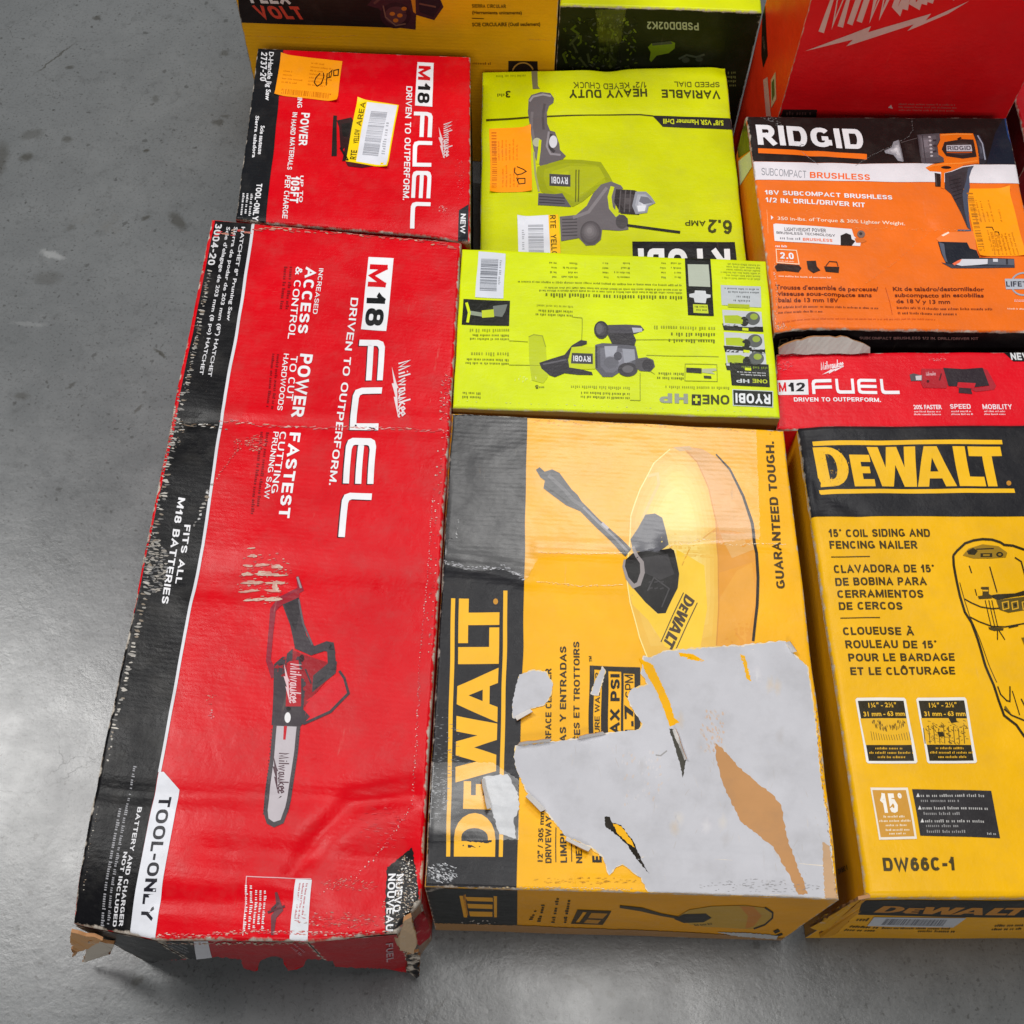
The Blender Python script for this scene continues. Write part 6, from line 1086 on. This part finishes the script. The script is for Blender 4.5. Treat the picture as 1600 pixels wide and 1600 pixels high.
for i in range(110): x = R.uniform(800, 1030); y = R.uniform(268, 395); A.stroke(Y4, [(x, y), (x+R.uniform(6, 16), y+R.uniform(-4, 14))], 4, R.choice([(70, 54, 14), (130, 100, 26), (170, 130, 34)]), 5)
for i in range(9): A.stroke(Y4, [(790+i*28, 300+R.uniform(-8, 20)), (798+i*28, 400)], 5, (110, 84, 20), 5)
A.poly(Y4, [(930, 258), (972, 258), (978, 280), (946, 286)], LK, 6); A.poly(Y4, [(868, 336), (900, 336), (908, 362), (876, 364)], LK, 6)
A.build('feature_badge', bK.top_obj)
A = Art(T); A.poly(Y4, [(497, 642), (704, 642), (754, 928), (544, 930)], (232, 222, 206), 2); A.poly(Y4, [(508, 656), (694, 656), (740, 914), (552, 916)], (204, 148, 56), 3)
A.text(Y4, '15°', (560, 782), (684, 782), (543, 674), (240, 234, 224), 4, .05)
for y, x0, x1 in ((808, 568, 684), (832, 545, 725), (856, 580, 692), (882, 580, 708), (902, 600, 690)): A.greek(Y4, (x0, y), (x1, y), (x0, y-13), (236, 224, 200), 1, 4, (.97, 1))
A.build('degree_badge', bK.top_obj)
A = Art(T); A.poly(Y4, [(728, 651), (1168, 661), (1218, 922), (772, 910)], (46, 44, 46), 2)
for i, (y, x0, x1) in enumerate(((694, 776, 1134), (722, 776, 996), (764, 784, 1162), (794, 790, 1012), (836, 798, 1140), (862, 804, 994), (894, 808, 1030))):
    A.greek(Y4, (x0, y), (x1, y+2), (x0-2, y-18), (176, 174, 172) if i in (0, 2, 4) else (140, 138, 138), 1, 3, (.97, 1))
    if i in (0, 2, 4): A.poly(Y4, [(x0-26, y), (x0-16, y-22), (x0-6, y)], (214, 212, 210), 3)
A.greek(Y4, (1148, 904), (1204, 904), (1146, 890), (170, 170, 170), 1, 3); A.build('warning_label', bK.top_obj)
pl = bK.wall_panel(3); A = Art(pl); A.text(Y4, 'DW66C-1', (335, 1120), (384, 1092), (330, 1090), (70, 46, 10), 2, .04); A.build('side_print', pl.obj)
A = Art(T); A.flakes_area(Y4, 470, 1235, 24, 20, 40, 9, 5, [(150, 140, 130), (100, 90, 80), (206, 190, 160)]); A.flakes_area(Y3, 300, 330, 90, 110, 40, 5, 16, [(214, 166, 40), (190, 140, 30)], 3); A.build('worn_patch', bK.top_obj)
pf = bK.wall_panel(2); A = Art(pf)
A.poly(Y4, [(470, 1256), (2300, 1262), (2300, 1338), (436, 1336)], (32, 32, 30), 1); name_logo(A, Y4, (520, 1322), (1350, 1326), (580, 1288), (190, 126, 40), 2, False); A.build('front_logo', pf.obj)
A = Art(pf); A.poly(Y4, [(522, 1346), (1034, 1340), (958, 1392), (482, 1396)], (196, 198, 204), 2); A.bars(Y4, (560, 1386), (900, 1384), (590, 1352), (90, 92, 104), 40, 3)
for a, b, c in (((420, 1370), (490, 1370), (440, 1352)), ((350, 1430), (520, 1430), (400, 1396)), ((560, 1410), (990, 1406), (570, 1398)), ((760, 1428), (980, 1426), (770, 1412)), ((1170, 1410), (1350, 1410), (1200, 1372))): A.greek(Y4, a, b, c, (70, 50, 16), 1 if abs(a[1]-c[1]) < 20 else 2, 2)
A.build('front_lettering', pf.obj)
def z_at(fr, X, Y, yw):                       # point of a drawing line at world depth yw
    d = ray(fr(X, Y)); return EYE+d*(yw/d.y)
yk = bK.outline[-1][1]
scrap('corner_flap', [at(Y4, 430, 1256, .228), at(Y4, 496, 1244, .232), at(Y4, 360, 1330, .15), at(Y4, 236, 1430, .075), at(Y4, 160, 1412, .075)], .003, (206, 150, 28), bK.root, jag=.001)
scrap('corner_flap', [at(Y4, 440, 1262, .225), at(Y4, 500, 1256, .22), at(Y4, 300, 1452, .035), at(Y4, 216, 1470, .03), at(Y4, 212, 1452, .035)], .003, (200, 140, 24), bK.root, jag=.001)
# ------------------------------------------------------------------ standing cartons along the far side
YC = (246, 176, 18); hC = .47; yC = 1.345
bC = Carton('large amber box with a black band, standing at the far left', [(-.3985, yC+.22), (.0385, yC+.22), (.0385, yC), (-.3985, yC)], hC, YC,
            dict(Edge=.001, Scuff=.15, Corr=.2, Dirt=.2, Rough=.5), {0: ('back_panel', YC), 1: ('side_panel', YC), 2: ('front_panel', YC), 3: ('side_panel', YC)}, 11)
bC.bulge = .001; bC.finish(); p = bC.wall_panel(2)
A = Art(p); A.poly(Z1, [(85, -420), (1176, -420), (1180, 158), (132, 128)], (34, 24, 22), 1); A.text(Z1, 'VOLT', (250, 102), (528, 106), (200, 24), (206, 70, 50), 2, .05); A.text(Z1, 'FLEX', (200, 10), (440, 14), (170, -66), (220, 214, 210), 2, .05); A.build('printed_logo', p.obj)
A = Art(p); A.poly(Z1, [(890, 20), (960, -60), (1150, -120), (1300, -80), (1345, 30), (1290, 110), (1182, 78), (1178, 166), (1060, 152), (1010, 100), (960, 40)], (66, 34, 40), 2); A.poly(Z1, [(1150, -20), (1165, 60), (1180, 70), (1176, -30)], (206, 130, 30), 3)
for x, y in ((1040, 70), (1085, 80), (1060, 110), (1110, 40)): A.ell(Z1, x, y, 16, 12, (190, 110, 30), 3)
A.ell(Z1, 1060, 80, 92, 78, (52, 26, 32), 2.5); A.ell(Z1, 1060, 80, 66, 54, (84, 48, 50), 2.7); A.stroke(Z1, [(985, 20), (1000, 90), (1060, 140), (1120, 130)], 8, (120, 84, 70), 4); A.poly(Z1, [(1190, -60), (1310, -50), (1330, 20), (1285, 92), (1200, 60)], (44, 26, 34), 3); A.stroke(Z1, [(1200, 10), (1300, 30)], 10, (110, 70, 60), 4); A.stroke(Z1, [(930, 10), (990, -40)], 14, (96, 60, 54), 3)
A.build('tool_picture', p.obj)
A = Art(p); IC = (86, 52, 12)
A.text(Z2, 'SIERRA CIRCULAR', (56, 30), (226, 32), (55, 12), IC, 2, .03); A.text(Z2, '(Herramienta unicamente)', (57, 62), (306, 64), (56, 44), IC, 2, .03); A.stroke(Z2, [(56, 84), (116, 86)], 4, IC, 2); A.text(Z2, 'SCIE CIRCULAIRE (Outil seulement)', (57, 124), (398, 122), (56, 104), IC, 2, .03); A.greek(Z2, (60, 316), (160, 318), (60, 302), (160, 96, 16), 1, 2); A.build('lettering', p.obj)
A = Art(p); A.poly(Z2, [(238, 298), (384, 301), (388, 420), (236, 420)], (40, 26, 20), 2); A.stroke(Z2, [(311+54*math.cos(t), 362+54*math.sin(t)) for t in (math.radians(a) for a in range(195, 350, 12))], 7, (190, 140, 60), 3); A.build('feature_badge', p.obj)
A = Art(p); A.flakes_line(Z1, [(160, 205), (600, 215), (840, 200)], 34, 22, 3, [(214, 150, 60), (220, 170, 90)], 3); A.flakes_line(Z2, [(330, 190), (445, 195)], 10, 14, 3, [(214, 160, 70)], 2); A.build('worn_patch', p.obj)

hD = .267; yD = 1.372
bD = Carton('dark green and black box with a lime top edge and clear tape down its front', [(.0415, yD+.2), (.3205, yD+.2), (.3200, yD), (.0415, yD)], hD, (214, 224, 10),
            dict(Edge=.0012, Scuff=.25, Corr=.1, Dirt=.2, Rough=.36), {0: ('back_panel', (40, 44, 20)), 1: ('side_panel', (90, 70, 40)), 2: ('front_panel', (30, 34, 16)), 3: ('side_panel', (40, 44, 20))}, 12)
bD.finish(); p = bD.wall_panel(2)
A = Art(p); A.text(Z2, 'PSBDD02K2', (1190, 104), (930, 98), (1192, 142), (176, 182, 150), 2, .03); A.greek(Z2, (1375, 350), (1330, 350), (1376, 430), (120, 126, 70), 4, 2); A.build('lettering', p.obj)
A = Art(p); A.poly(Z2, [(936, 226), (955, 206), (1050, 196), (1072, 205), (1070, 232), (1040, 256), (980, 268), (952, 300), (944, 290), (950, 250)], (110, 132, 24), 2); A.poly(Z2, [(955, 206), (1050, 196), (1060, 210), (960, 218)], (70, 76, 60), 3); A.stroke(Z2, [(1090, 285), (1130, 265), (1180, 275), (1220, 262)], 10, (70, 76, 60), 2); A.ell(Z2, 1125, 290, 20, 14, (60, 66, 50), 2); A.ell(Z2, 1192, 286, 18, 12, (60, 66, 50), 2); A.build('tool_picture', p.obj)
A = Art(p)
for q in ([(525, 170), (600, 160), (660, 240), (640, 320), (540, 330)], [(560, 110), (640, 100), (660, 150), (600, 170)], [(800, 250), (860, 240), (850, 320), (800, 330)]): A.tear(Z2, q, (46, 52, 26), 1, 9)
for i in range(12): x, y = R.uniform(520, 870), R.uniform(100, 330); A.stroke(Z2, [(x, y), (x+R.uniform(-30, 30), y+R.uniform(10, 40)), (x+R.uniform(-40, 40), y+R.uniform(20, 60))], R.uniform(5, 12), R.choice([(110, 128, 36), (70, 78, 44), (96, 104, 60)]), 2)
for i in range(170): A.flake(Z2, R.uniform(515, 880), R.uniform(80, 335), R.uniform(8, 34), R.uniform(5, 16), R.choice([(120, 140, 30), (86, 100, 30), (60, 66, 40), (150, 168, 50), (96, 100, 84)]), 1, R.uniform(-1, 1))
A.tear(Z2, [(680, 36), (822, 34), (800, 180), (770, 335), (700, 310), (672, 180)], (52, 60, 22), .8, 8)  # olive sheen of the crinkled tape, painted as a strip and flecks
for i in range(90):
    y = R.uniform(40, 330); A.flake(Z2, R.uniform(676+.06*y, 822-.16*y), y, R.uniform(6, 40), R.uniform(4, 22), R.choice([(84, 96, 30), (66, 78, 26), (104, 116, 44), (40, 46, 20), (120, 130, 70)]), 2, R.uniform(1.1, 1.9)); A.build('splash_and_sheen', p.obj)
tape(p, bD.root, Z2, [(672, 34), (828, 36), (800, 200), (772, 345), (700, 345), (690, 200)], .0012, .12, .5, .2)

hE = .50; yE = 1.23
bE = Carton('tall plain red box with a white lightning bolt, standing behind the orange drill box', [(.3215, yE+.14), (.655, yE+.14), (.648, yE), (.343, yE)], hE, (214, 22, 26),
            dict(Edge=.0008, Scuff=.12, Corr=.08, Dirt=.12, Rough=.42), {0: ('back_panel', DRED), 1: ('side_panel', (226, 18, 26)), 2: ('front_panel', (226, 18, 26)), 3: ('side_panel', (226, 50, 20))}, 13, amp=.0008)
bE.finish(); p = bE.wall_panel(2); A = Art(p); SHADED_WHITE = (216, 176, 172)  # white print in greyish pink, with its shade mixed into the colour
A.poly(Z3, [(386, 274), (640, 178), (752, 132), (736, 166), (1086, 60), (1056, 98), (1300, -10), (1180, 62), (954, 158), (990, 120), (614, 246), (652, 208)], SHADED_WHITE, 1)
script_logo(A, Z3, (476, 168), (1330, -70), (560, -190), SHADED_WHITE, 1, .085, False); A.build('printed_logo', p.obj)
A = Art(p); A.greek(Z3, (905, 604), (1232, 610), (903, 560), (190, 90, 84), 3, 1, (.85, 1)); A.poly(Z3, [(845, 586), (862, 570), (872, 592)], SHADED_WHITE, 1); A.greek(Z3, (830, 630), (892, 634), (830, 618), (180, 80, 76), 1, 1); A.poly(Z3, [(262, 602), (452, 600), (440, 700), (236, 700)], (50, 30, 30), 1); A.greek(Z3, (280, 634), (430, 630), (282, 610), (120, 80, 80), 1, 2); A.build('lettering', p.obj)
pl = bE.wall_panel(3); A = Art(pl); S7 = Fr(1140, 0, .2125)
A.poly(S7, [(243, 0), (262, 0), (295, 400), (262, 490), (246, 400)], (34, 20, 18), 1); A.greek(S7, (262, 260), (280, 370), (250, 262), (130, 110, 100), 2, 2); A.poly(S7, [(262, 580), (294, 560), (312, 850), (280, 850)], (196, 150, 140), 1); A.poly(S7, [(318, 580), (350, 520), (352, 720), (314, 790)], (190, 160, 130), 1); A.poly(S7, [(322, 600), (340, 570), (342, 690), (322, 740)], (80, 90, 40), 2); A.build('side_print', pl.obj)
bL = Carton('low dark red box at the right edge, beside the tall red box', [(.672, 1.44), (.95, 1.44), (.95, 1.16), (.668, 1.16)], .22, (190, 14, 28), dict(Edge=.001, Scuff=.15), {0: ('back_panel', DRED), 1: ('side_panel', DRED), 2: ('front_panel', DRED), 3: ('side_panel', (90, 12, 20))}, 14)
bL.finish()
